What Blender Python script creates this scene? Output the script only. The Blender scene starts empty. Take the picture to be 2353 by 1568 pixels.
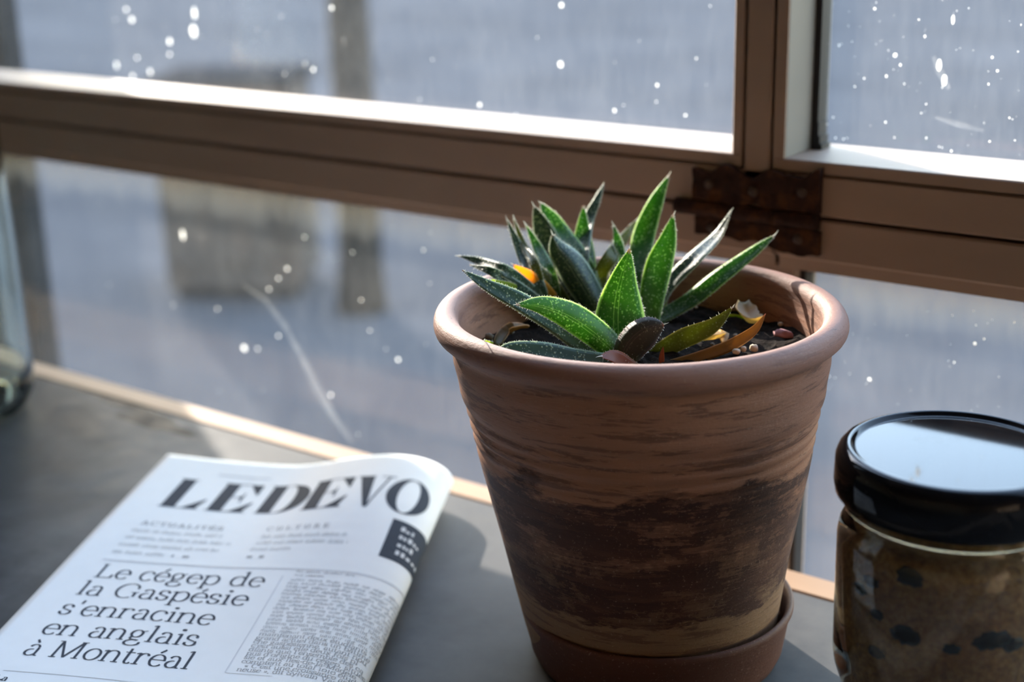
import bpy, math, random
import numpy as np
from mathutils import Vector, noise as mnoise
random.seed(7); rng = np.random.default_rng(7)
SC = bpy.context.scene
COL = SC.collection

# ------------------------------------------------------------------ camera
# world: z = 0 is the counter top, x runs along the window, y points out of the window
CAM = np.array([0.26330, -0.43239, 0.28914])
RM = np.array([[0.80627665, 0.16189325, -0.5689539],      # rows: world axes; columns: camera right, down, forward
               [0.59108154, -0.25829691, 0.76413698],
               [-0.02325042, -0.95240395, -0.30395087]])
FPX = 3300.0
from mathutils import Matrix
cd = bpy.data.cameras.new('camera'); cam = bpy.data.objects.new('camera', cd); COL.objects.link(cam)
m = Matrix.Identity(4)
for i in range(3):
    m[i][0] = RM[i, 0]; m[i][1] = -RM[i, 1]; m[i][2] = -RM[i, 2]; m[i][3] = CAM[i]
cam.matrix_world = m
cd.sensor_width = 36.0; cd.lens = FPX / 2353.0 * 36.0
cd.clip_start = 0.01; cd.clip_end = 500
cd.dof.use_dof = True; cd.dof.focus_distance = 0.505; cd.dof.aperture_fstop = 6.8
cd.dof.aperture_blades = 0
SC.camera = cam

# ------------------------------------------------------------------ sky, sun, exposure
SUN_E = math.radians(20.0); SUN_DIR = Vector((-0.866 * math.cos(SUN_E), 0.5 * math.cos(SUN_E), math.sin(SUN_E)))
wd = bpy.data.worlds.new('world'); SC.world = wd; wd.use_nodes = True
nt = wd.node_tree; nt.nodes.clear()
sky = nt.nodes.new('ShaderNodeTexSky'); sky.sky_type = 'NISHITA'; sky.sun_disc = False
sky.sun_elevation = SUN_E; sky.sun_rotation = math.radians(-60.0); sky.air_density = 1.3; sky.dust_density = 0.4
bg = nt.nodes.new('ShaderNodeBackground'); bg.inputs['Strength'].default_value = 0.95
out = nt.nodes.new('ShaderNodeOutputWorld')
tint = nt.nodes.new('ShaderNodeMix'); tint.data_type = 'RGBA'; tint.blend_type = 'MULTIPLY'; tint.inputs[0].default_value = 1.0
tint.inputs[7].default_value = (1.03, 1.0, 1.0, 1)
nt.links.new(sky.outputs[0], tint.inputs[6]); nt.links.new(tint.outputs[2], bg.inputs[0]); nt.links.new(bg.outputs[0], out.inputs[0])
sd = bpy.data.lights.new('sun', 'SUN'); sd.energy = 7.3; sd.angle = math.radians(0.53); sd.color = (1.0, 0.9, 0.78)
so = bpy.data.objects.new('sun', sd); COL.objects.link(so)
so.rotation_euler = SUN_DIR.to_track_quat('Z', 'Y').to_euler(); so.location = (-3, 3, 3)
SC.view_settings.view_transform = 'Standard'; SC.view_settings.look = 'None'
SC.view_settings.exposure = 0.85; SC.view_settings.gamma = 1.0; SC.view_settings.use_curve_mapping = False

# ------------------------------------------------------------------ helpers
def tag(o, label=None, cat=None, group=None, kind=None):
    if label: o['label'] = label
    if cat: o['category'] = cat
    if group: o['group'] = group
    if kind: o['kind'] = kind
    return o

def mesh_obj(name, V, F, mat=None, parent=None, smooth=False, uv=None):
    me = bpy.data.meshes.new(name)
    me.from_pydata([tuple(map(float, v)) for v in V], [], [tuple(int(i) for i in f) for f in F])
    if uv is not None:
        lay = me.uv_layers.new(name='UVMap')
        for l in me.loops:
            lay.data[l.index].uv = uv[l.vertex_index]
    if smooth:
        me.polygons.foreach_set('use_smooth', [True] * len(me.polygons))
    me.update()
    o = bpy.data.objects.new(name, me); COL.objects.link(o)
    if mat: me.materials.append(mat)
    if parent: o.parent = parent
    return o

def empty(name, loc=(0, 0, 0)):
    o = bpy.data.objects.new(name, None); o.empty_display_size = 0.02; COL.objects.link(o); o.location = loc
    return o

class MB:
    def __init__(s): s.V = []; s.F = []
    def add(s, V, F):
        k = len(s.V); s.V += [tuple(v) for v in V]; s.F += [tuple(i + k for i in f) for f in F]
    def box(s, x0, x1, y0, y1, z0, z1, b=0.0):
        """axis aligned box with optional chamfered edges"""
        if b <= 0:
            V = [(x, y, z) for x in (x0, x1) for y in (y0, y1) for z in (z0, z1)]
            s.add(V, [(0, 1, 3, 2), (4, 6, 7, 5), (0, 4, 5, 1), (2, 3, 7, 6), (0, 2, 6, 4), (1, 5, 7, 3)]); return
        c = ((x0 + x1) / 2, (y0 + y1) / 2, (z0 + z1) / 2); h = ((x1 - x0) / 2, (y1 - y0) / 2, (z1 - z0) / 2)
        V = []; idx = {}
        for sx in (-1, 1):
            for sy in (-1, 1):
                for sz in (-1, 1):
                    for ax in range(3):
                        p = [sx * (h[0] - b), sy * (h[1] - b), sz * (h[2] - b)]
                        p[ax] = (sx, sy, sz)[ax] * h[ax]
                        idx[(sx, sy, sz, ax)] = len(V); V.append((p[0] + c[0], p[1] + c[1], p[2] + c[2]))
        F = []
        S = (-1, 1)
        for sx in S: F.append([idx[(sx, a, d, 0)] for a, d in ((-1, -1), (1, -1), (1, 1), (-1, 1))][::sx])
        for sy in S: F.append([idx[(a, sy, d, 1)] for a, d in ((-1, -1), (-1, 1), (1, 1), (1, -1))][::sy])
        for sz in S: F.append([idx[(a, d, sz, 2)] for a, d in ((-1, -1), (1, -1), (1, 1), (-1, 1))][::sz])
        for a in S:
            for d in S:
                F.append([idx[(a, d, -1, 0)], idx[(a, d, 1, 0)], idx[(a, d, 1, 1)], idx[(a, d, -1, 1)]][::(1 if a * d < 0 else -1)])
                F.append([idx[(a, -1, d, 0)], idx[(a, 1, d, 0)], idx[(a, 1, d, 2)], idx[(a, -1, d, 2)]][::(-1 if a * d < 0 else 1)])
                F.append([idx[(-1, a, d, 1)], idx[(1, a, d, 1)], idx[(1, a, d, 2)], idx[(-1, a, d, 2)]][::(1 if a * d < 0 else -1)])
        for sx in S:
            for sy in S:
                for sz in S:
                    F.append([idx[(sx, sy, sz, k)] for k in range(3)][::(1 if sx * sy * sz > 0 else -1)])
        s.add(V, F)
    def lathe(s, prof, seg=48, cx=0, cy=0, shift=None, closed=False, rfun=None):
        V = []; F = []; n = len(prof)
        for r, z in prof:
            sx, sy = shift(z) if shift else (0, 0)
            for k in range(seg):
                a = 2 * math.pi * k / seg
                rr = r + (rfun(a, z, r) if rfun else 0)
                V.append((cx + sx + rr * math.cos(a), cy + sy + rr * math.sin(a), z))
        for i in range(n if closed else n - 1):
            j = (i + 1) % n
            for k in range(seg):
                k2 = (k + 1) % seg
                F.append((i * seg + k, i * seg + k2, j * seg + k2, j * seg + k))
        s.add(V, F)
    def tube(s, pts, rad, seg=6, cap=True):
        pts = [np.array(p, float) for p in pts]; n = len(pts)
        rads = rad if hasattr(rad, '__len__') else [rad] * n
        V = []; F = []
        for i, p in enumerate(pts):
            t = pts[min(i + 1, n - 1)] - pts[max(i - 1, 0)]; t = t / (np.linalg.norm(t) + 1e-12)
            up = np.array([0, 0, 1.0]) if abs(t[2]) < 0.9 else np.array([1.0, 0, 0])
            a = np.cross(t, up); a /= np.linalg.norm(a); b = np.cross(t, a)
            for k in range(seg):
                th = 2 * math.pi * k / seg
                V.append(p + rads[i] * (math.cos(th) * a + math.sin(th) * b))
        for i in range(n - 1):
            for k in range(seg):
                k2 = (k + 1) % seg
                F.append((i * seg + k, i * seg + k2, (i + 1) * seg + k2, (i + 1) * seg + k))
        if cap:
            F.append(tuple(range(seg))[::-1]); F.append(tuple((n - 1) * seg + k for k in range(seg)))
        s.add(V, F)
    def blob(s, c, r, seg=7, rings=5, rough=0.25, sq=(1, 1, 1), seed=0):
        rr = random.Random(seed); V = [(c[0], c[1], c[2] + r * sq[2])]; F = []
        for i in range(1, rings):
            th = math.pi * i / rings
            for k in range(seg):
                ph = 2 * math.pi * k / seg; q = r * (1 + rr.uniform(-rough, rough))
                V.append((c[0] + q * sq[0] * math.sin(th) * math.cos(ph), c[1] + q * sq[1] * math.sin(th) * math.sin(ph), c[2] + q * sq[2] * math.cos(th)))
        V.append((c[0], c[1], c[2] - r * sq[2])); L = len(V) - 1
        for k in range(seg):
            F.append((0, 1 + k, 1 + (k + 1) % seg)); b = 1 + (rings - 2) * seg
            F.append((L, b + (k + 1) % seg, b + k))
        for i in range(rings - 2):
            for k in range(seg):
                a = 1 + i * seg; k2 = (k + 1) % seg
                F.append((a + k, a + seg + k, a + seg + k2, a + k2))
        s.add(V, F)
    def build(s, name, mat=None, parent=None, smooth=False): return mesh_obj(name, s.V, s.F, mat, parent, smooth)

def box(name, x0, x1, y0, y1, z0, z1, mat, parent=None, b=0.0):
    q = MB(); q.box(x0, x1, y0, y1, z0, z1, b); return q.build(name, mat, parent)

def ray(px, py): return RM @ np.array([px - 1176.5, py - 784.0, FPX]) / FPX
def onz(px, py, z):
    r = ray(px, py); return CAM + r * ((z - CAM[2]) / r[2])
def ony(px, py, y):
    r = ray(px, py); return CAM + r * ((y - CAM[1]) / r[1])

# ------------------------------------------------------------------ materials
def mat(name):
    mm = bpy.data.materials.new(name); mm.use_nodes = True; t = mm.node_tree
    t.nodes.clear(); o = t.nodes.new('ShaderNodeOutputMaterial'); return mm, t, o
def N(t, kind, **kw):
    n = t.nodes.new(kind)
    for k, v in kw.items():
        if k in n.inputs.keys(): n.inputs[k].default_value = v
        else: setattr(n, k, v)
    return n
def L(t, a, b): t.links.new(a, b)
def coords(t, kind='Object', scale=(1, 1, 1), loc=(0, 0, 0)):
    c = N(t, 'ShaderNodeTexCoord'); mp = N(t, 'ShaderNodeMapping')
    mp.inputs['Scale'].default_value = scale; mp.inputs['Location'].default_value = loc
    L(t, c.outputs[kind], mp.inputs['Vector']); return mp.outputs['Vector']
def noise(t, vec, scale, detail=4, rough=0.55, dist=0.0):
    n = N(t, 'ShaderNodeTexNoise'); n.inputs['Scale'].default_value = scale; n.inputs['Detail'].default_value = detail
    n.inputs['Roughness'].default_value = rough; n.inputs['Distortion'].default_value = dist
    L(t, vec, n.inputs['Vector']); return n.outputs['Fac']
def ramp(t, fac, stops, interp='LINEAR'):
    r = N(t, 'ShaderNodeValToRGB'); r.color_ramp.interpolation = interp; e = r.color_ramp.elements
    while len(e) > 1: e.remove(e[-1])
    for i, (p, c) in enumerate(stops):
        x = e[0] if i == 0 else e.new(p)
        x.position = p; x.color = (c, c, c, 1) if not hasattr(c, '__len__') else (*c, 1)
    L(t, fac, r.inputs['Fac']); return r.outputs['Color']
def mix(t, fac, a, b, mode='MIX'):
    n = N(t, 'ShaderNodeMix', data_type='RGBA', blend_type=mode)
    for sock, v in ((n.inputs[0], fac), (n.inputs[6], a), (n.inputs[7], b)):
        if hasattr(v, 'is_linked'): L(t, v, sock)
        elif hasattr(v, '__len__'): sock.default_value = (*v, 1)
        else: sock.default_value = v
    return n.outputs[2]
def mth(t, op, a, b=0.0, c=None, clamp=False):
    n = N(t, 'ShaderNodeMath', operation=op, use_clamp=clamp)
    for i, v in enumerate((a, b, c)):
        if v is None: continue
        if hasattr(v, 'is_linked'): L(t, v, n.inputs[i])
        else: n.inputs[i].default_value = v
    return n.outputs[0]
def bump(t, h, strength=0.3, dist=0.001):
    b = N(t, 'ShaderNodeBump'); b.inputs['Strength'].default_value = strength; b.inputs['Distance'].default_value = dist
    L(t, h, b.inputs['Height']); return b.outputs['Normal']
def pbr(t, o, color, rough=0.6, spec=0.5, metal=0.0, normal=None, **kw):
    p = N(t, 'ShaderNodeBsdfPrincipled')
    for sock, v in ((p.inputs['Base Color'], color), (p.inputs['Roughness'], rough), (p.inputs['Specular IOR Level'], spec), (p.inputs['Metallic'], metal)):
        if hasattr(v, 'is_linked'): L(t, v, sock)
        elif hasattr(v, '__len__'): sock.default_value = (*v, 1)
        else: sock.default_value = v
    if normal is not None: L(t, normal, p.inputs['Normal'])
    for k, v in kw.items():
        if hasattr(v, 'is_linked'): L(t, v, p.inputs[k])
        else: p.inputs[k].default_value = v
    if o: L(t, p.outputs[0], o.inputs['Surface'])
    return p
def simple(name, color, rough=0.6, spec=0.5, nscale=40, var=0.15, bstr=0.1, metal=0.0, stretch=(1, 1, 1)):
    mm, t, o = mat(name); v = coords(t, scale=stretch); n = noise(t, v, nscale, 5)
    c = mix(t, n, tuple(x * (1 - var) for x in color), tuple(min(1, x * (1 + var)) for x in color))
    pbr(t, o, c, rough, spec, metal, bump(t, n, bstr, 0.0006)); return mm

M = {}
M['painted_wood'] = simple('painted_wood', (0.34, 0.25, 0.195), 0.6, 0.2, 30, 0.22, 0.15, stretch=(0.25, 1, 1))
M['painted_wood_light'] = simple('painted_wood_light', (0.17, 0.16, 0.145), 0.5, 0.4, 30, 0.12, 0.1)
M['edge_wood'] = simple('edge_wood', (0.42, 0.27, 0.17), 0.6, 0.12, 60, 0.2, 0.15, stretch=(0.15, 1, 1))
M['dark_gap'] = simple('dark_gap', (0.02, 0.016, 0.013), 0.9, 0.1)
M['gasket'] = simple('gasket', (0.025, 0.024, 0.026), 0.6, 0.3)
M['plaster'] = simple('plaster', (0.46, 0.37, 0.29), 0.9, 0.2, 8, 0.06)
M['ceiling_paint'] = simple('ceiling_paint', (0.46, 0.39, 0.32), 0.9, 0.2, 8, 0.05)
M['floor_wood'] = simple('floor_wood', (0.36, 0.20, 0.11), 0.5, 0.4, 6, 0.25, 0.1, stretch=(1, 0.1, 1))
M['pillar_paint'] = simple('pillar_paint', (0.008, 0.011, 0.016), 0.8, 0.0)
M['lid_black'] = simple('lid_black', (0.006, 0.006, 0.007), 0.045, 0.22, 300, 0.3, 0.0)
def lidmat():
    mm, t, o = mat('lid_black'); v = coords(t); n = noise(t, v, 1500, 3, 0.6); n2 = noise(t, coords(t, scale=(1, 0.35, 1)), 420, 4, 0.7)
    d = mth(t, 'MAXIMUM', ramp(t, n, [(0.70, 0.0), (0.74, 0.8)]), ramp(t, n2, [(0.70, 0.0), (0.74, 0.5)]))
    c = mix(t, d, (0.006, 0.006, 0.007), (0.12, 0.115, 0.11))
    pbr(t, o, c, mth(t, 'ADD', 0.045, mth(t, 'MULTIPLY', d, 0.5)), 0.22); return mm
M['lid_black'] = lidmat()
M['iron_screw'] = simple('iron_screw', (0.05, 0.03, 0.02), 0.6, 0.4, 300, 0.3, 0.2)

def rust():
    mm, t, o = mat('rust'); v = coords(t)
    n = noise(t, v, 90, 6, 0.65); n2 = noise(t, v, 400, 4)
    c = ramp(t, n, [(0.3, (0.016, 0.008, 0.006)), (0.5, (0.034, 0.015, 0.010)), (0.62, (0.085, 0.034, 0.012)), (0.75, (0.028, 0.016, 0.012))])
    pbr(t, o, c, 0.85, 0.2, 0, bump(t, mth(t, 'ADD', n, mth(t, 'MULTIPLY', n2, 0.4)), 0.8, 0.0015)); return mm
M['rust'] = rust()

def counter():
    mm, t, o = mat('counter_stone'); v = coords(t)
    n = noise(t, v, 9, 6, 0.6, 0.6); n2 = noise(t, v, 70, 5, 0.6); n3 = noise(t, v, 420, 3)
    c = ramp(t, n, [(0.25, (0.075, 0.076, 0.080)), (0.5, (0.115, 0.116, 0.120)), (0.75, (0.165, 0.165, 0.166))])
    c = mix(t, ramp(t, n2, [(0.35, 0.0), (0.75, 0.5)]), c, (0.17, 0.17, 0.167))
    # shade over the left half is painted into the colour, with an irregular edge
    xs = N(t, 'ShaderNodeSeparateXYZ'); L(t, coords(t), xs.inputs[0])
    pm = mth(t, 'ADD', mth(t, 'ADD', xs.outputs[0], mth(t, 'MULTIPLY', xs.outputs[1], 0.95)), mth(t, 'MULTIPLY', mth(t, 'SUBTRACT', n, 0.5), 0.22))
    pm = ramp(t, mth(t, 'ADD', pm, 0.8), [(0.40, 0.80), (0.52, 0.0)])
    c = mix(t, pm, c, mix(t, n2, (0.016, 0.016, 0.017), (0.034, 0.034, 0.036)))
    # two worn-through dark streaks of bare backing next to the window edge
    x = N(t, 'ShaderNodeSeparateXYZ'); L(t, coords(t), x.inputs[0])
    def streak(cx, cy, ang, lx, ly):
        dx = mth(t, 'SUBTRACT', x.outputs[0], cx); dy = mth(t, 'SUBTRACT', x.outputs[1], cy)
        ca, sa = math.cos(ang), math.sin(ang)
        u = mth(t, 'DIVIDE', mth(t, 'ADD', mth(t, 'MULTIPLY', dx, ca), mth(t, 'MULTIPLY', dy, sa)), lx)
        w = mth(t, 'DIVIDE', mth(t, 'SUBTRACT', mth(t, 'MULTIPLY', dy, ca), mth(t, 'MULTIPLY', dx, sa)), ly)
        q = mth(t, 'ADD', mth(t, 'MULTIPLY', u, u), mth(t, 'MULTIPLY', w, w))
        q = mth(t, 'ADD', q, mth(t, 'MULTIPLY', mth(t, 'SUBTRACT', noise(t, coords(t), 60, 3), 0.5), 2.2))
        return mth(t, 'SUBTRACT', 1.15, q, clamp=True)
    s = mth(t, 'MAXIMUM', streak(-0.405, 0.0735, -0.12, 0.06, 0.0055), streak(-0.358, 0.060, 0.02, 0.035, 0.006))
    s = mth(t, 'MULTIPLY', s, 2.5, clamp=True)
    c = mix(t, s, c, (0.03, 0.03, 0.032))
    r = ramp(t, n2, [(0.3, 0.45), (0.7, 0.6)])
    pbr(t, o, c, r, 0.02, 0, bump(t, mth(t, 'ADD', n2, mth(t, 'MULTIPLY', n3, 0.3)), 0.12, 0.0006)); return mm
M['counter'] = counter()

def glass_pane(name, dust, top=None, base=0.02):
    """clear pane carrying a film of dust that scatters whatever light falls on it"""
    mm, t, o = mat(name); v = coords(t, scale=(1, 1, 1)); v2 = coords(t, scale=(1, 1, 0.25))
    n = noise(t, v, 14, 6, 0.6); n2 = noise(t, v2, 260, 4, 0.7); n3 = noise(t, v2, 55, 4, 0.6)
    d = mth(t, 'MULTIPLY', ramp(t, n, [(0.3, 0.45), (0.7, 1.0)]), ramp(t, n2, [(0.35, 0.6), (0.75, 1.3)]))
    d = mth(t, 'MULTIPLY', d, ramp(t, n3, [(0.3, 0.7), (0.75, 1.15)]))
    d = mth(t, 'ADD', mth(t, 'MULTIPLY', d, dust), base)
    if top:
        x = N(t, 'ShaderNodeSeparateXYZ'); L(t, coords(t), x.inputs[0])
        zz = mth(t, 'ADD', x.outputs[2], mth(t, 'MULTIPLY', mth(t, 'SUBTRACT', n3, 0.5), 0.02))
        mr = N(t, 'ShaderNodeMapRange'); L(t, zz, mr.inputs[0])
        mr.inputs[1].default_value = top[0]; mr.inputs[2].default_value = top[1]; mr.inputs[3].default_value = 0; mr.inputs[4].default_value = top[2]
        d = mth(t, 'ADD', d, mth(t, 'MULTIPLY', mr.outputs[0], ramp(t, n2, [(0.3, 0.5), (0.7, 1.2)])))
    tr = N(t, 'ShaderNodeBsdfTransparent'); df = N(t, 'ShaderNodeBsdfDiffuse'); tl = N(t, 'ShaderNodeBsdfTranslucent')
    df.inputs[0].default_value = (0.8, 0.8, 0.8, 1); tl.inputs[0].default_value = (0.85, 0.85, 0.85, 1)
    m1 = N(t, 'ShaderNodeMixShader'); m1.inputs[0].default_value = 0.65; L(t, df.outputs[0], m1.inputs[1]); L(t, tl.outputs[0], m1.inputs[2])
    m2 = N(t, 'ShaderNodeMixShader'); L(t, d, m2.inputs[0]); L(t, tr.outputs[0], m2.inputs[1]); L(t, m1.outputs[0], m2.inputs[2])
    gl = N(t, 'ShaderNodeBsdfGlossy'); gl.inputs['Roughness'].default_value = 0.02
    fr = N(t, 'ShaderNodeLayerWeight'); fr.inputs[0].default_value = 0.5
    m3 = N(t, 'ShaderNodeMixShader'); L(t, mth(t, 'ADD', mth(t, 'MULTIPLY', mth(t, 'POWER', fr.outputs['Facing'], 5.0), 0.8), 0.03), m3.inputs[0]); L(t, m2.outputs[0], m3.inputs[1]); L(t, gl.outputs[0], m3.inputs[2])
    L(t, m3.outputs[0], o.inputs['Surface']); return mm
M['pane_upper'] = glass_pane('pane_upper', 0.036, None, 0.002)
M['pane_lower'] = glass_pane('pane_lower', 0.030, (0.100, 0.130, 0.22), 0.002)
def film(name, fac, sc=200):
    mm, t, o = mat(name); n = noise(t, coords(t), sc, 3)
    tr = N(t, 'ShaderNodeBsdfTransparent'); tl = N(t, 'ShaderNodeBsdfTranslucent'); tl.inputs[0].default_value = (0.9, 0.88, 0.84, 1)
    m2 = N(t, 'ShaderNodeMixShader'); L(t, ramp(t, n, [(0.35, fac * 0.4), (0.7, fac)]), m2.inputs[0]); L(t, tr.outputs[0], m2.inputs[1]); L(t, tl.outputs[0], m2.inputs[2])
    L(t, m2.outputs[0], o.inputs['Surface']); return mm
M['smear'] = film('smear', 0.07)
M['speck'] = film('speck', 0.95, 900)

def glass(name, color=(1, 1, 1), rough=0.0, ior=1.48):
    mm, t, o = mat(name); g = N(t, 'ShaderNodeBsdfGlass'); g.inputs['Color'].default_value = (*color, 1); g.inputs['Roughness'].default_value = rough; g.inputs['IOR'].default_value = ior
    L(t, g.outputs[0], o.inputs['Surface']); return mm
M['jar_glass'] = glass('jar_glass', (0.96, 0.98, 0.96))
M['bottle_glass'] = glass('bottle_glass', (0.95, 0.985, 0.965))

def terracotta(name, worn):
    mm, t, o = mat(name); v = coords(t); vs = coords(t, scale=(1, 1, 3.2)); vss = coords(t, scale=(1, 1, 14))
    x = N(t, 'ShaderNodeSeparateXYZ'); L(t, v, x.inputs[0]); z = x.outputs[2]
    big = noise(t, vs, 16, 6, 0.62, 0.5); fine = noise(t, vss, 60, 6, 0.7); grit = noise(t, v, 900, 3, 0.6); mid = noise(t, vs, 55, 6, 0.65)
    light = mix(t, fine, (0.30, 0.135, 0.075), (0.41, 0.205, 0.12))
    if worn:
        # burnished dark slip covers the belly; the neck and the foot are the bare lighter clay
        zz = mth(t, 'ADD', z, mth(t, 'MULTIPLY', mth(t, 'SUBTRACT', big, 0.5), 0.060))
        zz = mth(t, 'ADD', zz, mth(t, 'MULTIPLY', mth(t, 'SUBTRACT', mid, 0.5), 0.026))
        zt = mth(t, 'MULTIPLY', zz, 10.0)
        dark = mth(t, 'MULTIPLY', ramp(t, zt, [(0.86, 1.0), (0.90, 0.0)]), ramp(t, zt, [(0.35, 0.0), (0.375, 1.0)]))
        w_ = mth(t, 'ADD', mth(t, 'MULTIPLY', noise(t, coords(t, scale=(1, 1, 1.6)), 42, 8, 0.72, 0.3), 0.75), mth(t, 'MULTIPLY', fine, 0.25))
        wear = ramp(t, w_, [(0.50, 1.0), (0.525, 0.62), (0.57, 0.55), (0.60, 0.15)])
        dark = mth(t, 'MULTIPLY', dark, wear)
        slip = ramp(t, big, [(0.35, (0.045, 0.017, 0.012)), (0.6, (0.085, 0.034, 0.021)), (0.8, (0.14, 0.06, 0.034))])
        footc = mix(t, fine, (0.21, 0.115, 0.06), (0.30, 0.18, 0.10))
        lower = ramp(t, zt, [(0.45, 1.0), (0.75, 0.0)])
        c = mix(t, lower, light, footc); c = mix(t, dark, c, slip)
        # thin dark films and scrapes on the neck
        film_ = ramp(t, noise(t, coords(t, scale=(1, 1, 9.0)), 26, 8, 0.72, 0.2), [(0.52, 0.0), (0.57, 0.65)])
        c = mix(t, film_, c, (0.115, 0.05, 0.03))
        # dust on the rim
        c = mix(t, ramp(t, mth(t, 'MULTIPLY', z, 5.0), [(0.645, 0.0), (0.68, 0.6)]), c, (0.27, 0.145, 0.115))
        scr = ramp(t, noise(t, coords(t, scale=(1, 1, 9)), 120, 4, 0.7), [(0.66, 0.0), (0.70, 0.75)])
        c = mix(t, mth(t, 'MULTIPLY', scr, 0.6), c, (0.05, 0.025, 0.018))
    else:
        c = mix(t, big, (0.08, 0.028, 0.017), (0.14, 0.055, 0.033))
    c = mix(t, ramp(t, grit, [(0.62, 0.0), (0.72, 0.4)]), c, (0.46, 0.31, 0.22))
    h = mth(t, 'ADD', mth(t, 'MULTIPLY', fine, 0.7), mth(t, 'ADD', mth(t, 'MULTIPLY', grit, 0.25), mid))
    pbr(t, o, c, 0.62, 0.35, 0, bump(t, h, 0.35, 0.0012)); return mm
M['terracotta'] = terracotta('terracotta', True)
M['terracotta_saucer'] = terracotta('terracotta_saucer', False)

def soil():
    mm, t, o = mat('soil'); v = coords(t); n = noise(t, v, 300, 6, 0.7); n2 = noise(t, v, 90, 5)
    c = ramp(t, n, [(0.35, (0.008, 0.006, 0.005)), (0.6, (0.03, 0.02, 0.014)), (0.78, (0.11, 0.08, 0.055))])
    pbr(t, o, c, 0.95, 0.1, 0, bump(t, mth(t, 'ADD', n, n2), 1.0, 0.003)); return mm
M['soil'] = soil()

def leafmat(name, c0, c1, edge, tip=(0.35, 0.12, 0.05), spot=0.35, sss=0.75, rough=0.42):
    """UV: u across (0..1, edges at 0, 0.5 and 1), v from base to tip"""
    mm, t, o = mat(name); uvc = N(t, 'ShaderNodeTexCoord'); x = N(t, 'ShaderNodeSeparateXYZ'); L(t, uvc.outputs['UV'], x.inputs[0])
    v = coords(t); n = noise(t, v, 120, 5, 0.6)
    vo = N(t, 'ShaderNodeTexVoronoi'); vo.inputs['Scale'].default_value = 900; L(t, v, vo.inputs['Vector'])
    c = mix(t, n, c0, c1)
    spots = mth(t, 'MULTIPLY', ramp(t, vo.outputs['Distance'], [(0.22, 1.0), (0.40, 0.0)]), ramp(t, noise(t, v, 260, 3), [(0.40, 0.0), (0.55, spot * 1.7)]))
    c = mix(t, spots, c, (0.45, 0.55, 0.36))
    e = mth(t, 'ABSOLUTE', mth(t, 'SUBTRACT', mth(t, 'FRACT', mth(t, 'MULTIPLY', x.outputs[0], 2.0)), 0.5))   # .5 at the margins
    em = ramp(t, e, [(0.02, 0.9), (0.075, 0.0)])
    c = mix(t, em, c, edge)
    c = mix(t, ramp(t, x.outputs[1], [(0.955, 0.0), (0.995, 0.8)]), c, tip)
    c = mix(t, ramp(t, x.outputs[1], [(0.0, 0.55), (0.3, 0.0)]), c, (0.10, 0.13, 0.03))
    h = mth(t, 'ADD', mth(t, 'MULTIPLY', spots, 1.0), mth(t, 'MULTIPLY', n, 0.5))
    p = pbr(t, None, c, rough, 0.5, 0, bump(t, h, 0.5, 0.0006))
    tl = N(t, 'ShaderNodeBsdfTranslucent'); cc = mix(t, 1.0, c, (2.8, 2.8, 1.5), 'MULTIPLY'); L(t, cc, tl.inputs[0])
    mx = N(t, 'ShaderNodeMixShader'); mx.inputs[0].default_value = sss; L(t, p.outputs[0], mx.inputs[1]); L(t, tl.outputs[0], mx.inputs[2])
    L(t, mx.outputs[0], o.inputs['Surface']); return mm
M['leaf'] = leafmat('leaf', (0.022, 0.070, 0.018), (0.05, 0.145, 0.026), (0.45, 0.55, 0.34), sss=0.5)
M['leaf_dark'] = leafmat('leaf_dark', (0.022, 0.048, 0.034), (0.042, 0.085, 0.055), (0.45, 0.55, 0.42), sss=0.22)
M['leaf_olive'] = leafmat('leaf_olive', (0.06, 0.075, 0.02), (0.13, 0.14, 0.03), (0.35, 0.32, 0.18), sss=0.35, spot=0.1)
M['leaf_lime'] = leafmat('leaf_lime', (0.20, 0.28, 0.02), (0.32, 0.36, 0.03), (0.55, 0.5, 0.25), sss=0.55, spot=0.05)
M['leaf_orange'] = leafmat('leaf_orange', (0.45, 0.20, 0.015), (0.6, 0.33, 0.03), (0.7, 0.42, 0.12), sss=0.5, spot=0.0)
M['leaf_brown'] = leafmat('leaf_brown', (0.10, 0.06, 0.02), (0.24, 0.13, 0.04), (0.5, 0.30, 0.16), sss=0.35, spot=0.0)
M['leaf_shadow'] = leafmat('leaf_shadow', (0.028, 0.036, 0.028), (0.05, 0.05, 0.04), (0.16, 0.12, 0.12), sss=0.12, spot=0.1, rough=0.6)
M['leaf_red'] = leafmat('leaf_red', (0.16, 0.05, 0.03), (0.28, 0.10, 0.06), (0.4, 0.2, 0.12), sss=0.3, spot=0.0)
M['dry_leaf'] = leafmat('dry_leaf', (0.5, 0.36, 0.22), (0.72, 0.58, 0.40), (0.6, 0.45, 0.3), tip=(0.5, 0.35, 0.2), sss=0.3, spot=0.0)
def bristle():
    mm, t, o = mat('bristle'); p = pbr(t, None, (0.85, 0.86, 0.78), 0.5, 0.4); tl = N(t, 'ShaderNodeBsdfTranslucent'); tl.inputs[0].default_value = (0.9, 0.9, 0.8, 1)
    mx = N(t, 'ShaderNodeMixShader'); mx.inputs[0].default_value = 0.5; L(t, p.outputs[0], mx.inputs[1]); L(t, tl.outputs[0], mx.inputs[2]); L(t, mx.outputs[0], o.inputs['Surface']); return mm
M['bristle'] = bristle()
M['grit'] = simple('grit', (0.62, 0.52, 0.38), 0.8, 0.2, 300, 0.2, 0.3)
M['grit_dark'] = simple('grit_dark', (0.22, 0.17, 0.12), 0.8, 0.2, 300, 0.3, 0.3)
M['bark_pink'] = simple('bark_pink', (0.40, 0.20, 0.20), 0.8, 0.2, 300, 0.3, 0.3)

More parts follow.
